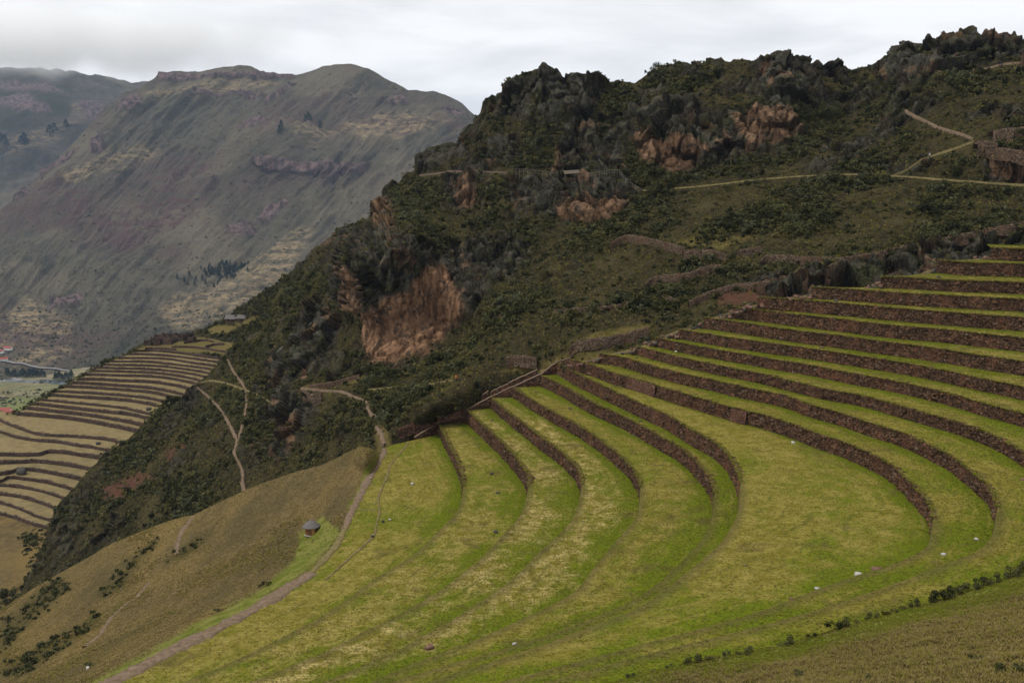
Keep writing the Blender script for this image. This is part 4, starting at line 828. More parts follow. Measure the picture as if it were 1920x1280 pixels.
# scrub over the hill: the larger bushes singly, the rest as ground cover
patch = sstep(-0.18, 0.22, fbm(hill.P * 0.045 + 70, 4)); onpath = sstep(3.5, 8.0, hill.pth)
slope_ok = (1 - hill.rock * 0.86) * (1 - 0.93 * hr * hill.rock)
dens = (0.20 + 0.80 * patch) * slope_ok * (1 - 0.85 * hd) * (1 - 0.7 * hs) * onpath * (0.75 + 0.25 * sstep(0, 20, hill.py - hill.yt[None]))
Q, qi, qj = pick(hill, 31000, dens); sz = rng.lognormal(-0.45, 0.50, len(Q)).clip(0.25, 2.1) * (0.70 + 0.6 * patch[qi, qj]) * (1 - 0.4 * hill.rock[qi, qj])
ordr = np.argsort(-sz * (0.4 + patch[qi, qj]) / Q[:, 1]); big = ordr[:290]; rest = ordr[290:]
kinds = rng.choice(4, len(Q), p=[0.34, 0.26, 0.27, 0.13])
scl = np.stack([sz, sz, sz * rng.uniform(0.65, 1.1, len(Q))], 1)
scatter('hillside_scrub', Q[rest] - np.array([0, 0, 0.08]), scl[rest], kinds[rest], shrub_coll, 'low dark green scrub covering the steep hillside')
def bush(p, s, k, label, group, sz_=None, cat='bush'):
    o = obj('bush', SHF[k]); o.location = tuple(map(float, np.asarray(p) - np.array([0, 0, 0.06]))); o.scale = (s, s * random.uniform(0.85, 1.15), s * random.uniform(0.7, 1.05) if sz_ is None else sz_)
    o.rotation_euler = (random.uniform(-.1, .1), random.uniform(-.1, .1), random.uniform(0, 6.28)); return tag(o, label, cat, group)
MARKS = [((760, 600), 'beside the great red cliff'), ((1080, 360), 'under the railed cliff path'), ((1030, 190), 'on the rocky western crag'), ((1280, 250), 'beside the red crag over the upper path'), ((1460, 140), 'on the crest above the red crag'), ((1790, 110), 'on the rocky top crag'), ((1740, 250), 'beside the zigzag path'), ((1560, 400), 'on the open slope below the upper path'), ((1300, 420), 'above the curved ruined wall'), ((1200, 600), 'by the stepped terrace edge'), ((1000, 620), 'on the scrub slope beside the stair walls'), ((800, 730), 'along the thin path below the cliff'), ((620, 790), 'below the stone lookout'), ((450, 800), 'beside the forked trail'), ((300, 900), 'on the dark lower flank'), ((560, 620), 'on the broken flank behind the cliff'), ((660, 460), 'by the ledge walls on the ridge'), ((1500, 510), 'in the rocky cut beside the terraces'), ((1850, 400), 'below the stone platforms'), ((870, 280), 'on the shoulder where the cliff path begins')]
for b in big:
    bx, by = to_px(Q[b]); wh = min(MARKS, key=lambda m: (m[0][0] - bx) ** 2 + (m[0][1] - by) ** 2)[1]; kd_ = ('dark green rounded', 'dark green spreading', 'yellowish olive', 'grey-green')[int(kinds[b])]
    bush(Q[b], float(sz[b]) * 1.18, int(kinds[b]), kd_ + ' bush ' + wh, kd_ + ' bushes ' + wh)
# dry tussocks among the scrub
Q2, i2, j2 = pick(hill, 24000, (0.35 + 0.65 * (1 - patch)) * slope_ok * (0.45 + 0.55 * onpath) * (0.5 + 0.9 * hd)); s2 = rng.uniform(0.25, 0.65, len(Q2))
scatter('tussock_grass', Q2, np.stack([s2 * 1.6, s2 * 1.6, s2], 1), rng.choice(4, len(Q2), p=[0.28, 0.25, 0.35, 0.12]), tuft_coll, 'dry tussock grass between the hillside bushes')
# spur: long dry grass and dark thickets
Q3, i3, j3 = pick(spur, 60000, (1 - 0.9 * gB) * (1 - 0.3 * dB)); s3 = rng.uniform(0.10, 0.28, len(Q3)) * (1 + 0.8 * sstep(0.0, 0.3, fbm(Q3 * 0.05, 3)))
scatter('dry_grass', Q3, np.stack([s3 * 1.5, s3 * 1.5, s3], 1), rng.choice(4, len(Q3), p=[0.42, 0.30, 0.25, 0.03]), tuft_coll, 'long brown dry grass on the spur around the hut')
Q4, i4, j4 = pick(spur, 300, np.maximum(dB - 0.15, 0)); s4 = rng.lognormal(-0.45, 0.4, len(Q4)).clip(0.3, 1.8)
scatter('thicket', Q4, np.stack([s4, s4, s4 * 0.9], 1), rng.choice(3, len(Q4), p=[0.5, 0.35, 0.15]), shrub_coll, 'dark thickets running down the brown spur')
# near slope: grass you can almost make out blade by blade
Q5, i5, j5 = pick(near, 60000, ((near.py < 1330) * (near.px < 2000)).astype(float)); g5 = gm[i5, j5]; s5 = rng.uniform(0.10, 0.34, len(Q5)) * (1 - 0.45 * g5)
k5 = np.where(rng.uniform(size=len(Q5)) < g5, 3, rng.choice(3, len(Q5), p=[0.42, 0.33, 0.25])); k5 = np.where((k5 == 3) & (rng.uniform(size=len(Q5)) < 0.25), 2, k5)
scatter('dry_grass', Q5, np.stack([s5 * 1.3, s5 * 1.3, s5], 1), k5, tuft_coll, 'brown dry grass on the slope below the viewpoint')
# terrace grass: short turf everywhere, ragged fringe along the lips
tp, ts, tk = [], [], []
for t, (V, dw, de) in enumerate(TREADS):
    a = np.linalg.norm(np.cross(V[1:, :-1] - V[:-1, :-1], V[:-1, 1:] - V[:-1, :-1]), axis=-1); w = a.ravel(); n = int(min(w.sum() * 12, 15000)); c = np.cumsum(w)
    k = np.searchsorted(c, rng.uniform(0, c[-1], n)); i, j = np.unravel_index(np.minimum(k, len(w) - 1), a.shape); u, v = rng.uniform(0, 1, (2, n, 1))
    p = V[i, j] * (1 - u) * (1 - v) + V[i + 1, j] * u * (1 - v) + V[i, j + 1] * (1 - u) * v + V[i + 1, j + 1] * u * v
    d1 = dw[i, j]; e1 = de[i, j]; gch = np.clip(0.75 - d1 * 0.16, 0.12, 0.8); r = rng.uniform(size=n)
    tp.append(p); ts.append(rng.uniform(0.04, 0.19, n)); tk.append(np.where(r < gch, 3, np.where(r < gch + 0.45, 2, rng.integers(0, 2, n))))
    if t:
        L = V[0][:NL + 4]; m = len(L) * 6; q = rng.uniform(0, len(L) - 1.01, m); qi_ = q.astype(int); p = L[qi_] * (1 - (q - qi_))[:, None] + L[qi_ + 1] * (q - qi_)[:, None] + rng.normal(0, 0.18, (m, 3)) * np.array([1, 1, 0])
        tp.append(p); ts.append(rng.uniform(0.12, 0.42, m)); tk.append(rng.choice(4, m, p=[0.25, 0.2, 0.4, 0.15]))
tp = np.vstack(tp); ts = np.concatenate(ts); tk = np.concatenate(tk)
scatter('terrace_turf', tp, np.stack([ts * 2.0, ts * 2.0, ts], 1), tk, tuft_coll, 'short green and straw-coloured turf on the bowl terraces')
# facing stones of the near walls
def stone_block(seed, mat):
    r = np.random.default_rng(seed); m = MB(); m.box((0, 0, 0), (1.0, 0.7, 0.62)); m.v = [tuple(np.array(v) * r.uniform(0.72, 1.12, 3)) for v in m.v]; return m.data('facing_stone', mat)
for k, c in dict(fs_dark=(0.062, 0.039, 0.025), fs_brown=(0.104, 0.063, 0.039), fs_red=(0.152, 0.080, 0.046), fs_grey=(0.140, 0.106, 0.078)).items(): M[k] = flat(k, c, 0.35, 2)
fs_coll = hidden([stone_block(90 + q, M[k]) for q, k in enumerate(('fs_dark', 'fs_dark', 'fs_brown', 'fs_brown', 'fs_red', 'fs_grey'))], 'facing_source')
for w in WALL:
    V, out = w['face']; R_, C_ = V.shape[:2]; n = int(C_ * 0.45 * w['h'] * 3.6); i = rng.integers(0, R_ - 1, n); j = rng.integers(0, C_ - 1, n); u, v_ = rng.uniform(0, 1, (2, n, 1))
    p = V[i, j] * (1 - u) * (1 - v_) + V[i + 1, j] * u * (1 - v_) + V[i, j + 1] * (1 - u) * v_ + V[i + 1, j + 1] * u * v_ + out[j] * rng.uniform(-0.10, -0.01, (n, 1)); sc = rng.lognormal(-1.05, 0.35, n).clip(0.18, 0.75)
    pn = fbm(p * 0.30 + 5, 3); kk = np.where(pn > 0.12, rng.choice([2, 3, 4, 4], n), rng.choice([0, 1, 2, 3, 5], n, p=[0.28, 0.26, 0.2, 0.18, 0.08]))
    so = scatter('facing_stones', p, np.stack([sc, sc, sc * rng.uniform(0.7, 1.0, n)], 1), kk, fs_coll, None); so.parent = w['obj']
# row of dark bushes along the lip above the camera slope
for x, y, s, k in [(1915,1066,1.1,0),(1896,1075,1.0,1),(1880,1081,1.0,0),(1862,1087,0.9,1),(1845,1093,0.9,0),(1822,1096,1.05,0),(1806,1104,1.0,1),(1790,1108,1.05,0),(1776,1112,1.0,1),(1760,1115,1.1,0),(1746,1119,0.9,1),(1714,1127,0.8,0),(1700,1131,0.6,2),(1680,1136,0.45,3),(1660,1141,0.55,2),(1636,1150,0.7,0),(1612,1153,0.5,2),(1590,1159,0.75,1),(1565,1160,1.0,0),(1540,1171,0.5,2),(1522,1178,0.6,0),(1485,1186,0.75,1),(1470,1190,0.5,3),(1445,1197,0.5,2),(1405,1206,0.7,0),(1385,1212,0.5,2),(1360,1216,0.5,3),(1330,1221,0.6,2),(1300,1228,0.95,0),(1282,1238,0.5,2),(1255,1246,0.45,3),(1225,1252,0.5,2),(1180,1262,0.5,3),(1160,1269,0.5,2),(1080,1278,0.8,0)]:
    P_ = near.at(x, max(y + 6, float(lip_y(x)) + 3)); bush(P_, s * 1.0, k, ('dark green bush in the row along the lip of the near slope', 'dark spreading bush in the row along the lip of the near slope', 'olive bush in the row along the lip of the near slope', 'grey bush in the row along the lip of the near slope')[k], 'bushes along the lip of the near slope, kind %d' % (k + 1))
for x, y, s, lab in [(1498,1268,0.62,'rounded dark bush standing alone in the brown grass of the near slope'),(1545,1254,0.32,'small dark bush beside the rounded one in the brown grass'),(1630,1276,0.40,'low dark bush in the brown grass at the foot of the near slope'),(1700,1254,0.28,'tiny dark bush in the brown grass between the small bushes'),(1832,1240,0.55,'spiky dark green bush standing alone in the brown grass'),(1876,1266,0.55,'dark bush of the pair in the brown grass, the one nearer the spiky bush'),(1912,1268,0.55,'dark bush of the pair in the brown grass, the one farther from the spiky bush'),(1886,1162,0.32,'little green bush high on the brown near slope under the bush row'),(1793,1164,0.34,'faded grey bush high on the brown near slope under the bush row')]:
    bush(near.at(x, y), s, 0 if 'grey' not in lab else 3, lab, None)
for x, y, s, lab in [(498,1098,1.0,'round dark bush beside the green strip below the hut'),(168,1250,0.9,'dark bush beside the red trail at its lower end'),(408,1146,0.7,'grey-green bush on the green strip beside the red trail'),(735,835,1.1,'dark bush at the start of the trail beside the small walled plots'),(12,1165,1.6,'big green bush on the spur beside the dark thickets')]:
    bush(spur.at(x, y) if x < 720 else hill.at(x + 4, y - 8), s, 0, lab, None)
for x, y, s, lab in [(1650,343,1.9,'dark round tree-like bush beside the upper path'),(1575,338,1.7,'dark round bush at the bend of the upper path'),(1828,360,2.4,'large dark bush below the upper path near the stone platforms'),(1890,358,2.2,'large dark bush next to the biggest bush below the upper path'),(1735,318,1.6,'dark bush beside the zigzag path above the upper path'),(1378,453,1.5,'dark round bush standing on the slope above the ruined walls'),(1410,438,1.3,'bright green round bush above the ruined walls'),(1530,422,1.2,'green round bush alone in the dry grass above the walls'),(1535,330,1.2,'dark bush on the edge of the upper path'),(1505,515,1.8,'dark bush in the rocky cut beside the terraces'),(1280,610,1.4,'dark bush beside the stepped edge of the terraces'),(1345,532,1.5,'dark bush under the curved ruined wall'),(1215,565,1.6,'dark bush below the long ruined wall'),(905,345,1.9,'bright green bush in the notch beside the railed path'),(1225,362,1.5,'dark bush at the foot of the railed stairs')]:
    bush(hill.at(x, y + 5), s, 0 if 'bright' not in lab and 'green round' not in lab else 2, lab, None)
# trees
def tree_mesh(name, n, shape, seed, mat): return leafy(name, n, mat, shape, seed, (0.05, 0.10) if shape == 'cone' else (0.14, 0.24))
CR = [tree_mesh('crown', 150, 'cone', 21 + i, M['conifer']) for i in range(3)]
mbt = MB(); mbt.tube([(0, 0, -0.1), (0, 0, 0.4), (0.01, 0, 0.8)], [0.03, 0.022, 0.008], 5); TRUNK = mbt.data('trunk', M['bark'])
def conifer(p, h, label, group, wid=1.0):
    e = empty('conifer_tree', p, random.uniform(0, 6.28)); e.scale = (h * wid, h * wid, h); obj('trunk', TRUNK, e); obj('crown', random.choice(CR), e); return tag(e, label, 'tree', group)
r2 = np.random.default_rng(5)
grove = []
while len(grove) < 105:
    x, y = r2.uniform(375, 472), r2.uniform(496, 542)
    if poly_sd(np.array([x]), np.array([y]), [(380,512),(400,502),(425,496),(455,500),(466,512),(460,530),(440,538),(415,540),(395,530)])[0] > 0: grove.append((x, y))
grove_set = set(grove)
for x, y in grove + [(341,541),(362,530),(371,533),(368,540),(357,543),(352,541),(381,528),(390,540),(402,541),(446,538),(468,505),(471,523)]: conifer(mount.at(x, y), r2.uniform(11, 17), *(('dark slender conifer of the dense grove planted on the tan mountain slope', 'conifers of the grove on the mountain slope') if (x, y) in grove_set else ('dark slender conifer standing apart from the dense grove on the mountain slope', 'conifers apart from the grove')))
for x in [13,17,22,25,29,33,37,42,44,47,50,55,58,62,66,69,72,75,79,84,104,108,112,116,119,123,126,131,135]:
    y = 707 + r2.uniform(-2, 2) if x < 90 else 713 + r2.uniform(-3, 1); h = r2.uniform(11, 19); conifer(at_z(x, y, ZV), h, 'dark tall conifer standing along the river bank by the road', 'trees along the river bank', 1.15)
for x, y in [(576,254),(581,253),(585,255),(602,254),(535,264),(531,268)]: conifer(mount.at(x, y), r2.uniform(22, 30), 'dark tree at the edge of the dry fields high on the mountain', 'trees by the dry fields on the mountain', 1.2)
for x, y in [(6,276),(12,280),(20,285),(24,296),(48,284),(54,281),(57,287),(104,270),(112,266),(133,258)]: conifer(back.at(x, y), r2.uniform(34, 48), 'dark tree on the fields of the bluish farther mountain', 'trees on the farther mountain', 1.7)
# scrub on knoll, bank and valley edge
dk = (1 - np.clip(kd * 1.3, 0, 1)) * sstep(330, 420, knoll.px); Q6, i6, j6 = pick(knoll, 2600, dk + 0.004); s6 = rng.lognormal(0.0, 0.4, len(Q6)).clip(0.4, 2.4)
scatter('knoll_scrub', Q6, np.stack([s6, s6, s6 * 0.8], 1), rng.choice(4, len(Q6), p=[0.45, 0.3, 0.2, 0.05]), shrub_coll, 'dark scrub on the knoll beyond the distant terraces')
e_ = edge[rng.integers(0, len(edge), 420)] + rng.uniform(-1, 0, (420, 1)) * np.array([5.0, -4.0, 2.2]) + rng.normal(0, 1.2, (420, 3)) * np.array([1, 1, 0.15]); s7 = rng.lognormal(-0.3, 0.4, 420)
scatter('bank_scrub', e_, np.stack([s7, s7, s7], 1), rng.choice(3, 420), shrub_coll, 'scrub along the outer edge of the distant terraces')
Q8, i8, j8 = pick(mount, 9000, 0.25 + sstep(0.1, -0.3, mount.gul) * sstep(300, 600, mount.py) + 1.2 * sstep(560, 640, mount.py)); s8 = rng.lognormal(0.85, 0.4, len(Q8)).clip(1.2, 6)
scatter('mountain_scrub', Q8, np.stack([s8, s8, s8 * 0.8], 1), rng.choice(4, len(Q8), p=[0.4, 0.3, 0.15, 0.15]), shrub_coll, 'scattered scrub dotting the lower mountain slope')
xf, yf = rng.uniform(-40, 130, 700), rng.uniform(712, 790, 700); vf = at_z(xf, yf, ZV); s9 = rng.lognormal(0.7, 0.5, 700).clip(0.8, 6); kf = fbm(vf * 0.01, 3) > 0.02
scatter('valley_scrub', vf[kf], np.stack([s9, s9, s9 * 0.8], 1)[kf], rng.choice(3, kf.sum()), shrub_coll, 'hedges and trees scattered over the valley fields')

# ================================================================== 10. stones
def boulder_mesh(seed, mat):
    r = np.random.default_rng(seed); n, m = 7, 10; V = []
    for i in range(n):
        for j in range(m):
            a, b = math.pi * i / (n - 1), 2 * math.pi * j / m; V.append([math.sin(a) * math.cos(b), math.sin(a) * math.sin(b), math.cos(a)])
    V = np.array(V); off = r.uniform(0, 50, 3); V = V * (1 + 0.95 * fbm(V * 1.0 + off, 3))[:, None]; V = np.sign(V) * np.abs(V) ** 0.72; V *= np.array([0.55, 0.4, 0.34]); V[:, 2] += 0.22
    i = np.arange(n * m).reshape(n, m); i2 = np.roll(i, -1, 1); Fc = np.stack([i[:-1], i2[:-1], i2[1:], i[1:]], -1).reshape(-1, 4)
    return mesh_data('boulder', V, Fc, mat)
BO = {k: [boulder_mesh(40 + q + 7 * z, M[m]) for q in range(3)] for z, (k, m) in enumerate((('grey', 'stone'), ('pale', 'stone_pale'), ('red', 'stone_red')))}
def boulder(px, py, z, s, k, label):
    p = at_z(px, py, z) if np.isscalar(z) else z.at(px, py); o = obj('boulder', random.choice(BO[k])); o.location = tuple(map(float, p - np.array([0, 0, 0.04]))); o.scale = (s * (0.72 if k == 'pale' else 0.9),) * 3
    o.rotation_euler = (random.uniform(-.2, .2), random.uniform(-.2, .2), random.uniform(0, 6.28)); return tag(o, label, 'boulder')
def zt_(i): return WALL[i]['zt'] - 0.02                          # tread above wall i
boulder(1609,1079,zt_(5)+.1,1.2,'pale','large whitish boulder at the near rim of the widest green terrace')
boulder(1645,1072,zt_(5)+.1,1.3,'red','low reddish broken boulder next to the large whitish one')
boulder(1532,1104,zt_(5)+.1,0.75,'pale','small whitish boulder on the rim of the widest green terrace')
boulder(1484,1124,zt_(5)+.1,0.6,'red','small brown boulder on the rim beyond the small whitish one')
boulder(1769,1040,zt_(6),0.8,'pale','pale grey boulder near the end of the seventh terrace wall')
boulder(1830,1011,zt_(7),0.6,'pale','small pale boulder near the end of the eighth terrace wall')
boulder(1398,1062,zt_(5),0.55,'grey','small dark boulder alone in the middle of the widest terrace')
boulder(1487,831,zt_(5),1.05,'pale','bluish pale slab lying at the foot of the seventh wall')
boulder(933,926,zt_(0),0.95,'grey','dark boulder on the grass between the lowest and the second wall')
boulder(922,889,zt_(0),0.85,'grey','dark boulder under the second wall, uphill of its dark companion')
boulder(929,998,zt_(0),0.95,'grey','dark boulder on the grassy bend below the second wall')
boulder(888,823,zt_(0),0.7,'red','brown boulder near the top end of the lowest terrace')
boulder(805,1216,zt_(2),1.15,'red','brown boulder at the tail of the fourth terrace')
boulder(965,1208,zt_(4),0.75,'pale','whitish boulder in the smooth grass at the tail of the fifth terrace')
boulder(922,789,zt_(1),0.75,'grey','dark boulder near the top end of the second terrace')
boulder(1069,767,zt_(3),0.9,'grey','dark boulder on the fourth terrace near its top end')
boulder(1005,736,zt_(3),0.6,'grey','small dark boulder at the very top end of the fourth terrace')
boulder(1201,790,zt_(4),0.65,'grey','small dark boulder on the fifth terrace')
boulder(1267,660,zt_(8),1.0,'pale','pale flat slab on the ninth terrace near its upper end')
boulder(1193,672,zt_(7),0.8,'grey','grey boulder at the upper end of the eighth terrace')
boulder(1568,566,zt_(13),1.2,'grey','dark boulder on the fourteenth terrace')
boulder(1619,596,zt_(12),1.1,'red','reddish boulder on the thirteenth terrace')
boulder(1760,521,zt_(15),1.0,'grey','grey boulder at the upper end of the sixteenth terrace')
boulder(1540,653,zt_(10),0.9,'red','brown low boulder on the eleventh terrace')
boulder(1917,901,zt_(7),0.8,'red','reddish boulder on the eighth terrace far from the others')
boulder(773,908,Z0-.45,1.15,'pale','pale flat slab lying on the bare patch of the lowest field')
boulder(698,1006,Z0-.55,0.75,'grey','dark boulder beside the thin path near the hut')
boulder(718,977,Z0-.5,0.65,'grey','grey boulder by the thin path, the first of a pair')
boulder(731,974,Z0-.5,0.65,'pale','pale grey boulder by the thin path, the second of a pair')
boulder(695,895,Z0-.55,0.45,'pale','tiny white stone on the grass beside the trail')
boulder(702,943,Z0-.55,0.45,'pale','tiny white stone where the thin paths meet')
boulder(165,1254,spur,1.0,'pale','pale boulder beside the dark bush at the end of the trail')
p = at_z(42, 889, FT[5][2]); o = obj('boulder', BO['grey'][1]); o.location = tuple(p); o.scale = (4.6, 4.2, 5.6); tag(o, 'huge dark boulder built into the distant dry terraces', 'boulder')
for x, y, i, s, lab in [(225,773,14,2.2,'dark boulder on the distant terraces below a straight wall'),(184,832,9,2.2,'dark boulder under the wide flat field of the distant terraces'),(279,768,15,2.6,'dark boulder on the distant terraces beside the scrub hill edge')]:
    o = obj('boulder', BO['grey'][0]); o.location = tuple(at_z(x, y, FT[i][2] + .3)); o.scale = (s,) * 3; tag(o, lab, 'boulder')

# ================================================================== 11. built things
def round_hut(p):
    e = empty('round_hut', p); m = MB(); m.lathe([(1.22, -0.4), (1.25, 0.0), (1.27, 1.0), (1.24, 1.95)], 28); w = m.build('wall', M['adobe'], e)
    m = MB(); m.lathe([(1.20, 1.80), (1.78, 1.62), (1.74, 1.76), (1.30, 2.18), (0.75, 2.62), (0.25, 2.90), (0.06, 3.05), (0.0, 3.06)], 36)
    rf = m.build('roof', M['thatch'], e); me = rf.data
    for v in me.vertices:
        r = math.hypot(v.co.x, v.co.y)
        if r > 1.6: v.co.z += random.uniform(-0.10, 0.05); v.co.x *= random.uniform(0.97, 1.04); v.co.y *= random.uniform(0.97, 1.04)
        elif r > 0.3: v.co.z += random.uniform(-0.05, 0.05)
    m = MB(); m.box((0, 0, 0), (0.70, 0.10, 1.5)); d = m.build('door', M['doorwood'], e); a = math.radians(-62); d.location = (1.25 * math.cos(a), 1.25 * math.sin(a), 0.78); d.rotation_euler = (0, 0, a + math.pi / 2)
    m = MB(); m.box((0, 0, 0), (0.86, 0.06, 0.12)); l = m.build('lintel', M['wood'], d); l.location = (0, -0.04, 0.80)
    for k in range(9):
        a = math.radians(-150 + 15 * k); q = obj('foundation_stone', BO['pale'][k % 3], e); q.location = (1.42 * math.cos(a), 1.42 * math.sin(a), -0.05); q.scale = (0.3, 0.3, 0.34)
    tag(e, 'small round adobe hut with grey thatched cone roof beside the trail', 'hut')
round_hut(spur.at(583, 999) + np.array([0, 0, 0.05]))

def ruin_wall(surf, pl, hpx, label, mat='wall_hill', thick=0.9, cap=False, name='ruined_wall', group=None, drop=1.0, rag=0.30):
    """free-standing rubble wall: pl is its top line in the photograph, hpx its height there"""
    p = smooth_curve(np.array(pl, float), max(14, int(np.hypot(*np.diff(np.array(pl, float), axis=0).T).sum() / 2.2)))
    b = surf.at(p[:, 0], p[:, 1] + hpx); hm = hpx * np.median(b[:, 1]) / F; n = len(b)
    for _ in range(6): b[1:-1] = 0.25 * b[:-2] + 0.5 * b[1:-1] + 0.25 * b[2:]
    b[:, 1] = np.minimum(b[:, 1] - 0.5, HILLD(p[:, 0], p[:, 1] + hpx) - 1.2) if surf is hill else b[:, 1] - 0.5; pt = at_depth(p[:, 0], p[:, 1], b[:, 1]); zt2 = pt[:, 2]
    front = [b + np.array([0, 0, -drop])]; f = np.linspace(0.0, 1, 6)
    base = b[:, 2] - drop
    rows = []
    for k in f:
        r_ = b.copy(); r_[:, 2] = base * (1 - k) + zt2 * k; r_[:, 1] += 0.15 * k + rng.normal(0, 0.07, n); rows.append(r_)
    rows[-1][:, 2] += rng.normal(0, 0.10, n) + rag * fbm(rows[-1] * 0.35, 3); bk = rows[-1].copy(); bk[:, 1] += thick; bb = bk.copy(); bb[:, 2] -= hm + drop
    V = np.stack(rows + [bk, bb], 0); o = mesh_obj(name, V.reshape(-1, 3), grid_faces(8, n), M[mat])
    if cap:
        c = np.stack([rows[-1] + np.array([0, -0.10, 0.02]), rows[-1] + np.array([0, -0.10, 0.22]), bk + np.array([0, 0.10, 0.22]), bk + np.array([0, 0.10, 0.02])], 0)
        mesh_obj('capstones', c.reshape(-1, 3), grid_faces(4, n), M['cap'], o)
    return tag(o, label, 'wall', group, 'thing')
ruin_wall(hill, [(1143,456),(1165,443),(1190,441),(1220,447),(1255,456),(1283,463)], 12, 'curved ruined rubble wall sagging along the slope above the terraces')
ruin_wall(hill, [(1281,470),(1300,468),(1320,468),(1345,469),(1360,477)], 15, 'tall straight ruined rubble wall with rounded end on the slope')
ruin_wall(hill, [(1247,456),(1256,456),(1268,460),(1278,462)], 13, 'short broken wall with dark gaps between the curved and the tall ruined walls')
ruin_wall(hill, [(1210,532),(1222,521),(1250,515),(1290,511),(1320,500),(1350,496)], 12, 'long pale ruined wall curving down below the tall straight one')
ruin_wall(hill, [(1380,471),(1400,466),(1427,463)], 9, 'small ruined wall segment between two bushes beyond the tall straight wall')
ruin_wall(hill, [(1425,488),(1440,478),(1500,480),(1560,483),(1600,480),(1680,465),(1750,450),(1800,438),(1880,422),(1925,414)], 11, 'very long ruined wall running along the top of the rocky cut above the terraces')
ruin_wall(hill, [(1040,581),(1080,577),(1120,575),(1160,570),(1200,560),(1230,553),(1270,560)], 5, 'low line of pale tumbled stones crossing the scrub below the ruined walls', thick=0.6)
ruin_wall(hill, [(1068,655),(1085,640),(1150,630),(1215,613)], 11, 'ruined wall holding a strip of yellow grass next to the stepped edge')
ruin_wall(hill, [(948,672),(962,666),(985,668),(1005,670)], 12, 'small stone ruin corner in the scrub left of the stepped edge'.replace('left of', 'beside'))
ruin_wall(hill, [(1290,566),(1330,548),(1370,535),(1420,528),(1470,518)], 9, 'grey cactus-topped ruined wall leading to the rocky cut', thick=1.2)
ruin_wall(hill, [(1829,270),(1842,263),(1866,267)], 27, 'tall corner wall of the lowest stone platform under the thatched house', 'wall_hill', 3.0)
ruin_wall(hill, [(1864,277),(1886,278),(1905,282),(1935,284)], 17, 'long wall of the lowest stone platform topped with yellow grass', 'wall_hill', 3.0)
ruin_wall(hill, [(1858,247),(1876,242),(1896,240)], 20, 'corner wall of the middle stone platform under the thatched house', 'wall_hill', 3.0)
ruin_wall(hill, [(1896,240),(1910,238),(1935,236)], 14, 'straight wall of the middle stone platform under the thatched house', 'wall_hill', 3.0)
ruin_wall(hill, [(566,731),(575,736),(588,739),(604,735)], 14, 'round-fronted stone lookout wall below the great red cliff', 'wall_hill', 1.2, False)
ruin_wall(hill, [(580,722),(610,718),(650,708),(675,702)], 5, 'low red wall climbing behind the stone lookout', 'wall_hill', 0.6)
ruin_wall(hill, [(602,455),(620,447),(645,441),(660,436)], 4, 'tan stone ledge wall high on the ridge, lower of two', 'wall_hill', 1.0)
ruin_wall(hill, [(622,437),(645,430),(662,424)], 4, 'tan stone ledge wall high on the ridge, upper of two', 'wall_hill', 1.0)
ruin_wall(hill, [(744,806),(760,799),(778,792)], 11, 'front wall of the grassy plot nearest the trail', 'wall', 0.6)
ruin_wall(hill, [(777,797),(798,790),(818,783)], 10, 'wall across the middle grassy plot beside the lowest terrace', 'wall', 0.6, True)
ruin_wall(hill, [(820,775),(845,770),(870,764)], 9, 'wall across the upper grassy plot beside the lowest terrace', 'wall', 0.6, True)
# the stepped wall that climbs along the ends of the terraces
def stair_wall(a, b, floor_z, label, off=0.0, cap=True):
    n = 16; t = np.linspace(0, 1, n)[:, None]; c = a * (1 - t) + b * t; d = (b - a) / np.linalg.norm(b - a); sd = np.array([-d[1], d[0], 0.0]); sd /= np.linalg.norm(sd); c = c + sd * off
    c[:, 2] += 0.06 * rng.standard_normal(n); bot = c.copy(); bot[:, 2] = floor_z - 0.5; bk = c + sd * 0.55; bb = bk.copy(); bb[:, 2] -= 4.5
    m1 = 0.5 * (c + bot) + rng.normal(0, 0.05, (n, 3)); V = np.stack([bot, m1, c, bk, bb], 0); o = mesh_obj('stair_wall', V.reshape(-1, 3), grid_faces(5, n), M['wall'])
    if cap:
        up = np.array([0, 0, 0.16]); cc = np.stack([c - sd * 0.08, c - sd * 0.08 + up, bk + sd * 0.05 + up, bk + sd * 0.05], 0); mesh_obj('capstones', cc.reshape(-1, 3), grid_faces(4, n), M['cap'], o)
    return tag(o, label, 'wall', 'stepped walls along the terrace ends', 'thing')
prev = at_z(778, 822, Z0 - 0.2)
for k in range(0, 7):
    cur = WALL[k]['top'][0].copy(); floor_z = (WALL[k]['zb']); a = prev + np.array([0, 0, 0.25]); b = cur + np.array([0, 0, 0.35])
    stair_wall(a, b, floor_z, 'sloping stair wall with pale capstones ending the grass under the %s terrace wall' % ORD[k])
    if k in (1, 2, 3, 4): stair_wall(a + np.array([-0.5, 1.0, 0.4]), b + np.array([-0.5, 1.0, 0.4]), floor_z, 'outer parapet across the steps beside the %s terrace wall' % ORD[k], 2.0)
    prev = cur.copy()
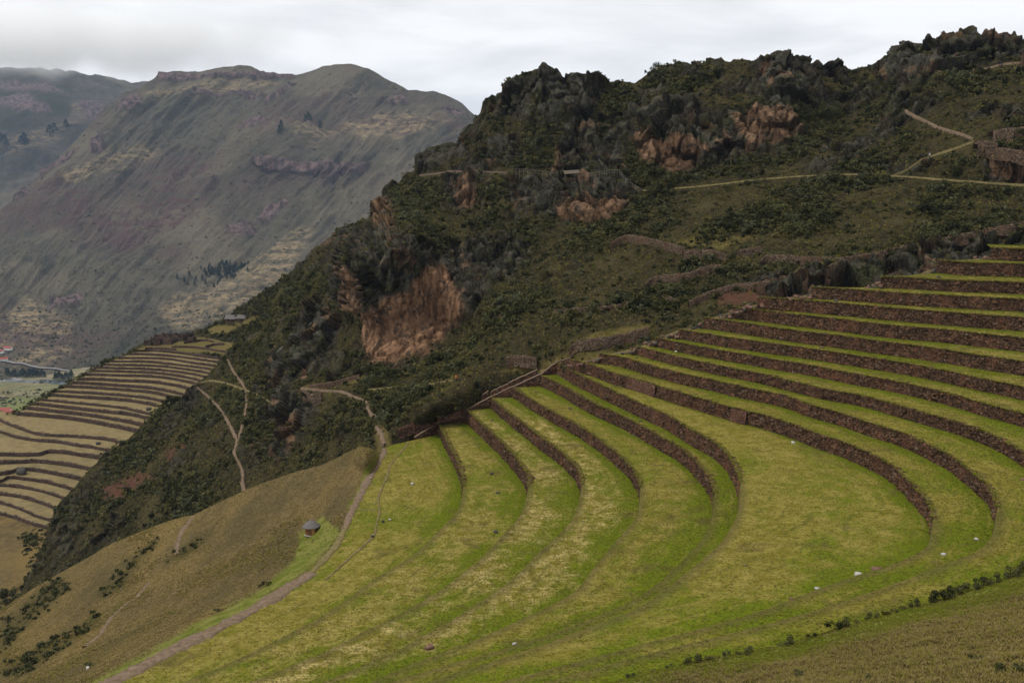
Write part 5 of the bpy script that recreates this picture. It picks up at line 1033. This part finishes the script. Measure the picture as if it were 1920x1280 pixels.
# thatched open houses
def gable_house(p, L, Wd, h, rh, rz, label, open_sides=True, wallmat='wall_hill', roofmat='thatch', cat='house', over=0.5, name='thatched_house', win=0):
    e = empty(name, p, rz); m = MB()
    for sx in (-1, 1): m.box((sx * (L / 2 - 0.15), 0, h / 2 - 0.5), (0.3, Wd, h + 1.0))
    for sy in (-1, 1): m.box((0, sy * (Wd / 2 - 0.15), (h * (0.45 if open_sides and sy < 0 else 1)) / 2 - 0.5), (L - 0.62, 0.3, h * (0.45 if open_sides and sy < 0 else 1) + 1.0))
    for sx in (-1, 1): x = sx * (L / 2 - 0.15); m.add([(x, -Wd / 2, h), (x, Wd / 2, h), (x, 0, h + rh * 0.92)], [(0, 1, 2)])
    w = m.build('wall', M[wallmat], e); m = MB(); a, b = L / 2 + over, Wd / 2 + over; k = rh / (Wd / 2) * over
    m.add([(-a, -b, h - k), (a, -b, h - k), (a, 0, h + rh), (-a, 0, h + rh), (a, b, h - k), (-a, b, h - k), (-a, -b, h - k + .18), (a, -b, h - k + .18), (a, 0, h + rh + .22), (-a, 0, h + rh + .22), (a, b, h - k + .18), (-a, b, h - k + .18)],
          [(0, 3, 2, 1), (3, 5, 4, 2), (6, 7, 8, 9), (9, 8, 10, 11), (0, 1, 7, 6), (5, 11, 10, 4), (1, 2, 8, 7), (2, 4, 10, 8), (0, 6, 9, 3), (3, 9, 11, 5)]); m.build('roof', M[roofmat], e)
    if open_sides:
        for x in (-L * 0.3, 0.0, L * 0.3): m = MB(); m.tube([(x, -Wd / 2 + 0.1, h * 0.4), (x, -Wd / 2 + 0.1, h + 0.1)], 0.09, 6); m.build('post', M['wood'], e)
    for q in range(win):
        m = MB(); m.box((-L / 2 + L * (q + 0.7) / (win + 0.4), -Wd / 2 - 0.01, h * 0.55), (0.9, 0.08, 1.1)); m.build('window', M['dark'], e)
    return tag(e, label, cat)
gable_house(hill.at(1904, 226) + np.array([0.6, 0.5, 0.4]), 4.4, 3.6, 2.6, 1.9, math.radians(62), 'thatched open-fronted stone house standing on the upper stone platform')
gable_house(hill.at(1922, 118) + np.array([1.2, 1, 0.1]), 4.6, 3.6, 3.2, 1.9, math.radians(62), 'thatched stone house at the end of the path near the ridge')
gable_house(knoll.at(437, 603), 8.0, 4.5, 2.2, 1.8, math.radians(-12), 'larger grey thatched house on the knoll beyond the distant terraces', False, win=2)
gable_house(knoll.at(455, 601), 5.5, 4.0, 2.0, 1.6, math.radians(-8), 'smaller grey thatched house on the knoll beyond the distant terraces', False, win=1)
for i, (x, y, L, rz) in enumerate([(6,773,26,5),(18,777,18,-8),(4,785,22,12),(-10,778,20,0),(-6,790,18,0)]): gable_house(at_z(x, y, ZV), L, 12, 5, 4, math.radians(rz), ['long red-roofed house of the riverside hamlet by the terraces', 'red-roofed house with white end wall beside the long one', 'bright red-roofed house half hidden by the terrace edge', 'red-roofed house at the far side of the hamlet', 'red-roofed house at the near side of the hamlet'][i], False, 'white', 'rooftile', 'house', 0.8, 'village_house', 4)
for i, (x, y, L, lab) in enumerate([(18,663,18,'red-roofed white house alone on the slope above the road'),(2,669,17,'pink-roofed house on the slope above the road'),(2,683,14,'white house with orange roof beside the road bend'),(14,685,9,'small pale house beside the road')]): gable_house(mount.at(x, y) + np.array([0, 0, 1.0]), L, 9, 4.5, 3, math.radians(10 * i - 10), lab, False, 'white', 'rooftile', 'house', 0.6, 'village_house', 3)
# roofless ruins on the knoll
def ruin_house(p, L, Wd, h, rz, label):
    e = empty('ruined_house', p, rz); m = MB()
    for sx in (-1, 1): m.box((sx * L / 2, 0, h / 2 - 0.6), (0.7, Wd + 0.7, h + 1.2)); m.add([(sx * L / 2, -Wd / 2, h), (sx * L / 2, Wd / 2, h), (sx * L / 2, 0, h + Wd * 0.33)], [(0, 1, 2)])
    m.box((0, Wd / 2, h / 2 - 0.6), (L - 0.71, 0.7, h + 1.2))
    for sx in (-1, 1): m.box((sx * (L * 0.28 + 0.0), -Wd / 2, h * 0.4 - 0.6), (L * 0.42 - 0.4, 0.7, h * 0.8 + 1.2))
    m.build('wall', M['wall_far'], e); m = MB(); m.box((0, -Wd / 2 + 0.3, h * 0.3), (1.1, 0.3, h * 0.7)); m.build('doorway', M['dark'], e)
    return tag(e, label, 'ruin')
RU = [(286,646,9,5,2.6,12,'roofless ruined house at the outer end of the ruin row'),(297,642,8,5,2.8,8,'roofless ruined house with pale inner wall, second from the outer end'),(310,640,7,5,3.4,75,'tall gabled ruin standing end-on above the distant terraces'),(321,642,7,5,3.0,70,'gabled ruin next to the tall end-on one'),(332,637,9,5,2.4,-5,'low wide ruin between the gabled ruins and the clearing'),(341,634,7,4,2.4,-8,'small ruin behind the low wide one'),(352,638,9,4,1.8,-10,'low ruin below the dark rock on the knoll'),(318,633,8,4,2.4,0,'back-row ruin behind the tall gabled one'),(303,635,8,4,2.4,5,'back-row ruin nearer the outer edge of the knoll')]
for x, y, L, wd, h, rz, lab in RU: ruin_house(knoll.at(x, y), L, wd, h, math.radians(rz), lab)
ruin_wall(knoll, [(345,640),(365,637),(385,636),(400,638)], 4, 'upper dark stone wall stepping the knoll below the ruins', 'wall_far', 0.8)
ruin_wall(knoll, [(322,648),(345,648),(375,650),(410,656),(440,660)], 3.2, 'middle dark stone wall stepping the knoll below the ruins', 'wall_far', 0.8)
ruin_wall(knoll, [(272,652),(300,651),(330,653)], 3.5, 'short dark stone wall under the outer ruins', 'wall_far', 0.8)
ruin_wall(knoll, [(385,648),(405,643),(420,642)], 4, 'rounded dark stone enclosure beside the trail on the knoll', 'wall_far', 0.8)
p = knoll.at(352, 629); o = obj('boulder', BO['grey'][2]); o.location = tuple(p); o.scale = (7, 5, 6); tag(o, 'dark rock outcrop in the clearing behind the ruins', 'boulder')
# railed path across the crag
def handrail(pl, label, every=4, hgt=1.5):
    p = smooth_curve(np.array(pl, float), every * (len(pl) - 1) + 1); c = hill.at(p[:, 0], p[:, 1]); c = at_depth(p[:, 0], p[:, 1], np.minimum(c[:, 1] - 1.0, HILLD(p[:, 0], p[:, 1]) - 3.5)); e = empty('handrail', c[0]); c = c - c[0]
    for q in c: m = MB(); m.tube([(q[0], q[1], q[2] - 2.0), (q[0], q[1], q[2] + hgt)], 0.05, 5); m.build('post', M['woodgrey'], e)
    for h in (0.6, hgt - 0.1): m = MB(); m.tube([(q[0], q[1], q[2] + h) for q in c], 0.035, 5); m.build('rail', M['woodgrey'], e)
    return tag(e, label, 'handrail', None, 'thing')
handrail([(960,325),(985,325),(1010,328),(1046,333)], 'long grey wooden handrail along the cliff path beside the bright bush')
handrail([(1105,334),(1120,331),(1148,327),(1162,327)], 'grey wooden handrail with tall posts on the crag above the red rock')
handrail([(1162,327),(1170,338),(1182,350),(1200,362)], 'grey wooden stair handrail going down to the upper path')
def shelter(p):
    e = empty('shelter', p, math.radians(8)); m = MB(); m.add([(-2.6, -1.2, 1.6), (2.6, -1.2, 1.9), (2.6, 1.2, 2.9), (-2.6, 1.2, 2.6), (-2.6, -1.2, 1.75), (2.6, -1.2, 2.05), (2.6, 1.2, 3.05), (-2.6, 1.2, 2.75)], [(0, 3, 2, 1), (4, 5, 6, 7), (0, 1, 5, 4), (1, 2, 6, 5), (2, 3, 7, 6), (3, 0, 4, 7)]); m.build('roof', M['wood'], e)
    for x, y in ((-2.2, -0.9), (2.2, -0.9), (-2.2, 0.9), (2.2, 0.9)): m = MB(); m.tube([(x, y, -1), (x, y, 1.7 if y < 0 else 2.6)], 0.09, 6); m.build('post', M['wood'], e)
    m = MB(); m.box((0, -1.6, 0.1), (7.0, 0.4, 0.5)); m.build('ledge', M['wall_hill'], e); tag(e, 'small lean-to shelter with plank roof on the cliff path under the cave', 'shelter')
shelter(at_depth(1072, 336, float(HILLD(1072.0, 336.0)) - 4.5))
def person(p, h, shirt, legs, rz, label):
    """a tiny walker: one skinned body with clothes and head as surfaces of their own"""
    e = empty('person', p, rz); k = h / 1.7; bm_ = MB(); s = k
    J = lambda *a: [tuple(x * s for x in q) for q in a]
    me = bpy.data.meshes.new('body'); pts = J((0, 0, 0.92), (0, 0, 1.15), (0, 0, 1.40), (0, 0, 1.50), (0, 0, 1.58), (0, -0.01, 1.68), (0.19, 0, 1.38), (0.24, 0.02, 1.12), (0.23, -0.08, 0.88), (-0.19, 0, 1.38), (-0.24, 0.02, 1.12), (-0.23, -0.08, 0.88), (0.09, 0, 0.88), (0.10, -0.08, 0.48), (0.10, 0.02, 0.06), (0.10, -0.14, 0.03), (-0.09, 0, 0.88), (-0.10, 0.08, 0.48), (-0.10, 0.16, 0.06), (-0.10, 0.02, 0.03))
    ed = [(0, 1), (1, 2), (2, 3), (3, 4), (4, 5), (2, 6), (6, 7), (7, 8), (2, 9), (9, 10), (10, 11), (0, 12), (12, 13), (13, 14), (14, 15), (0, 16), (16, 17), (17, 18), (18, 19)]; me.from_pydata(pts, ed, [])
    rad = [.15, .15, .16, .06, .10, .10, .07, .055, .045, .07, .055, .045, .10, .07, .05, .045, .10, .07, .05, .045]
    o = obj('body', me, e); md = o.modifiers.new('skin', 'SKIN')
    for v, r in zip(me.skin_vertices[0].data, rad): v.radius = (r * s, r * s)
    me.skin_vertices[0].data[0].use_root = True; sb = o.modifiers.new('smooth', 'SUBSURF'); sb.levels = sb.render_levels = 1; me.materials.append(M['cloth_' + legs])
    m = MB(); m.lathe([(0.17 * s, 0.86 * s), (0.19 * s, 1.1 * s), (0.21 * s, 1.36 * s), (0.13 * s, 1.47 * s), (0.07 * s, 1.49 * s)], 10); m.build('shirt', M['cloth_' + shirt], e, True)
    m = MB(); m.lathe([(0.0, 1.50 * s), (0.09 * s, 1.54 * s), (0.115 * s, 1.62 * s), (0.10 * s, 1.70 * s), (0.0, 1.74 * s)], 10); m.build('face', M['cloth_skin'], e, True); m = MB(); m.lathe([(0.12 * s, 1.64 * s), (0.12 * s, 1.71 * s), (0.06 * s, 1.77 * s), (0.0, 1.78 * s)], 10); m.build('hair', M['cloth_black'], e, True)
    return tag(e, label, 'person')
for x, y, sh, lg, lab in [(1736,302,'black','navy','walker in dark clothes on the zigzag path'),(1743,304,'pale','navy','walker in a pale top on the zigzag path'),(1872,127,'black','black','walker in dark clothes on the path near the ridge'),(1876,128,'navy','black','walker in blue on the path near the ridge'),(856,717,'orange','black','walker in bright orange on the thin path through the scrub')]:
    person(hill.at(x, y) + np.array([0, -0.3, 0.25]), 1.7, sh, lg, random.uniform(0, 6), lab)

rub = []
for k in range(6, NW - 1):
    a, b = WALL[k]['lo'][0], WALL[k + 1]['lo'][0]; t = rng.uniform(0, 1, (26, 1)); rub.append(a * (1 - t) + b * t + rng.normal(0, 0.8, (26, 3)) * np.array([1, 1, 0.1]) + np.array([-0.8, 0.8, 0.25]))
rub = np.vstack(rub); rs = rng.uniform(0.35, 1.1, len(rub)); rub_coll = hidden([BO['red'][0], BO['grey'][1], BO['red'][2]], 'rubble_source')
scatter('rubble', rub, np.stack([rs, rs, rs], 1), rng.integers(0, 3, len(rub)), rub_coll, 'tumbled rubble along the ragged ends of the upper terraces')
# ================================================================== 12. air
def build_haze():
    m = MB(); m.box((0, 4700, 0), (19000, 10600, 1320)); o = m.build('haze', None); mt = bpy.data.materials.new('thin_haze'); mt.use_nodes = True; nt = mt.node_tree; nt.nodes.clear()
    out = nt.nodes.new('ShaderNodeOutputMaterial'); v = nt.nodes.new('ShaderNodeVolumePrincipled'); v.inputs['Color'].default_value = (0.52, 0.70, 1.0, 1); v.inputs['Density'].default_value = 0.000030; v.inputs['Anisotropy'].default_value = 0.25
    nt.links.new(v.outputs[0], out.inputs['Volume']); o.data.materials.clear(); o.data.materials.append(mt); tag(o, 'thin bluish haze filling the valley air', None, None, 'stuff')
build_haze()

# belt of bushes along the foot of the distant terraces
xb, yb = rng.uniform(-60, 150, 900), rng.uniform(990, 1170, 900)
kb = (poly_sd(xb, yb, [(40,1000),(95,985),(105,1010),(70,1050),(100,1085),(60,1110),(-60,1190),(-60,1160),(40,1090),(60,1060)]) > rng.normal(0, 4, 900)); vb = at_z(xb[kb], yb[kb], FIELD0 - 0.6); sb_ = rng.lognormal(0.25, 0.4, kb.sum()).clip(0.6, 3)
scatter('field_hedge', vb, np.stack([sb_, sb_, sb_ * 0.9], 1), rng.choice(3, kb.sum()), shrub_coll, 'dark hedge between the brown spur and the field under the distant terraces')
def cloud_bank(px, py, D, rx, ry, rz, dens, label):
    m = MB(); m.box((0, 0, 0), (2, 2, 2)); o = m.build('cloud_bank', None); o.location = tuple(map(float, at_depth(px, py, D))); o.scale = (rx, ry, rz)
    mt = bpy.data.materials.new('cloud'); mt.use_nodes = True; nt = mt.node_tree; nt.nodes.clear(); L = nt.links.new; N = nt.nodes.new
    out = N('ShaderNodeOutputMaterial'); v = N('ShaderNodeVolumePrincipled'); v.inputs['Color'].default_value = (1, 1, 1, 1); v.inputs['Anisotropy'].default_value = -0.15
    tc = N('ShaderNodeTexCoord'); ln = N('ShaderNodeVectorMath'); ln.operation = 'LENGTH'; L(tc.outputs['Object'], ln.inputs[0])
    geo = N('ShaderNodeNewGeometry'); ns = N('ShaderNodeTexNoise'); ns.inputs['Scale'].default_value = 0.0035; ns.inputs['Detail'].default_value = 4; L(geo.outputs['Position'], ns.inputs['Vector'])
    a = N('ShaderNodeMath'); a.operation = 'MULTIPLY_ADD'; L(ns.outputs['Fac'], a.inputs[0]); a.inputs[1].default_value = -1.1; a.inputs[2].default_value = 0.55
    b = N('ShaderNodeMath'); b.operation = 'ADD'; L(ln.outputs['Value'], b.inputs[0]); L(a.outputs[0], b.inputs[1])
    r = N('ShaderNodeMapRange'); r.interpolation_type = 'SMOOTHSTEP'; L(b.outputs[0], r.inputs[0]); r.inputs[1].default_value = 0.92; r.inputs[2].default_value = 0.35; r.inputs[3].default_value = 0.0; r.inputs[4].default_value = dens
    L(r.outputs[0], v.inputs['Density']); L(v.outputs[0], out.inputs['Volume']); o.data.materials.clear(); o.data.materials.append(mt); return tag(o, label, None, None, 'stuff')
cloud_bank(-60, 74, 4750, 1850, 420, 205, 0.006, 'white cloud bank lying on the farther mountain top')
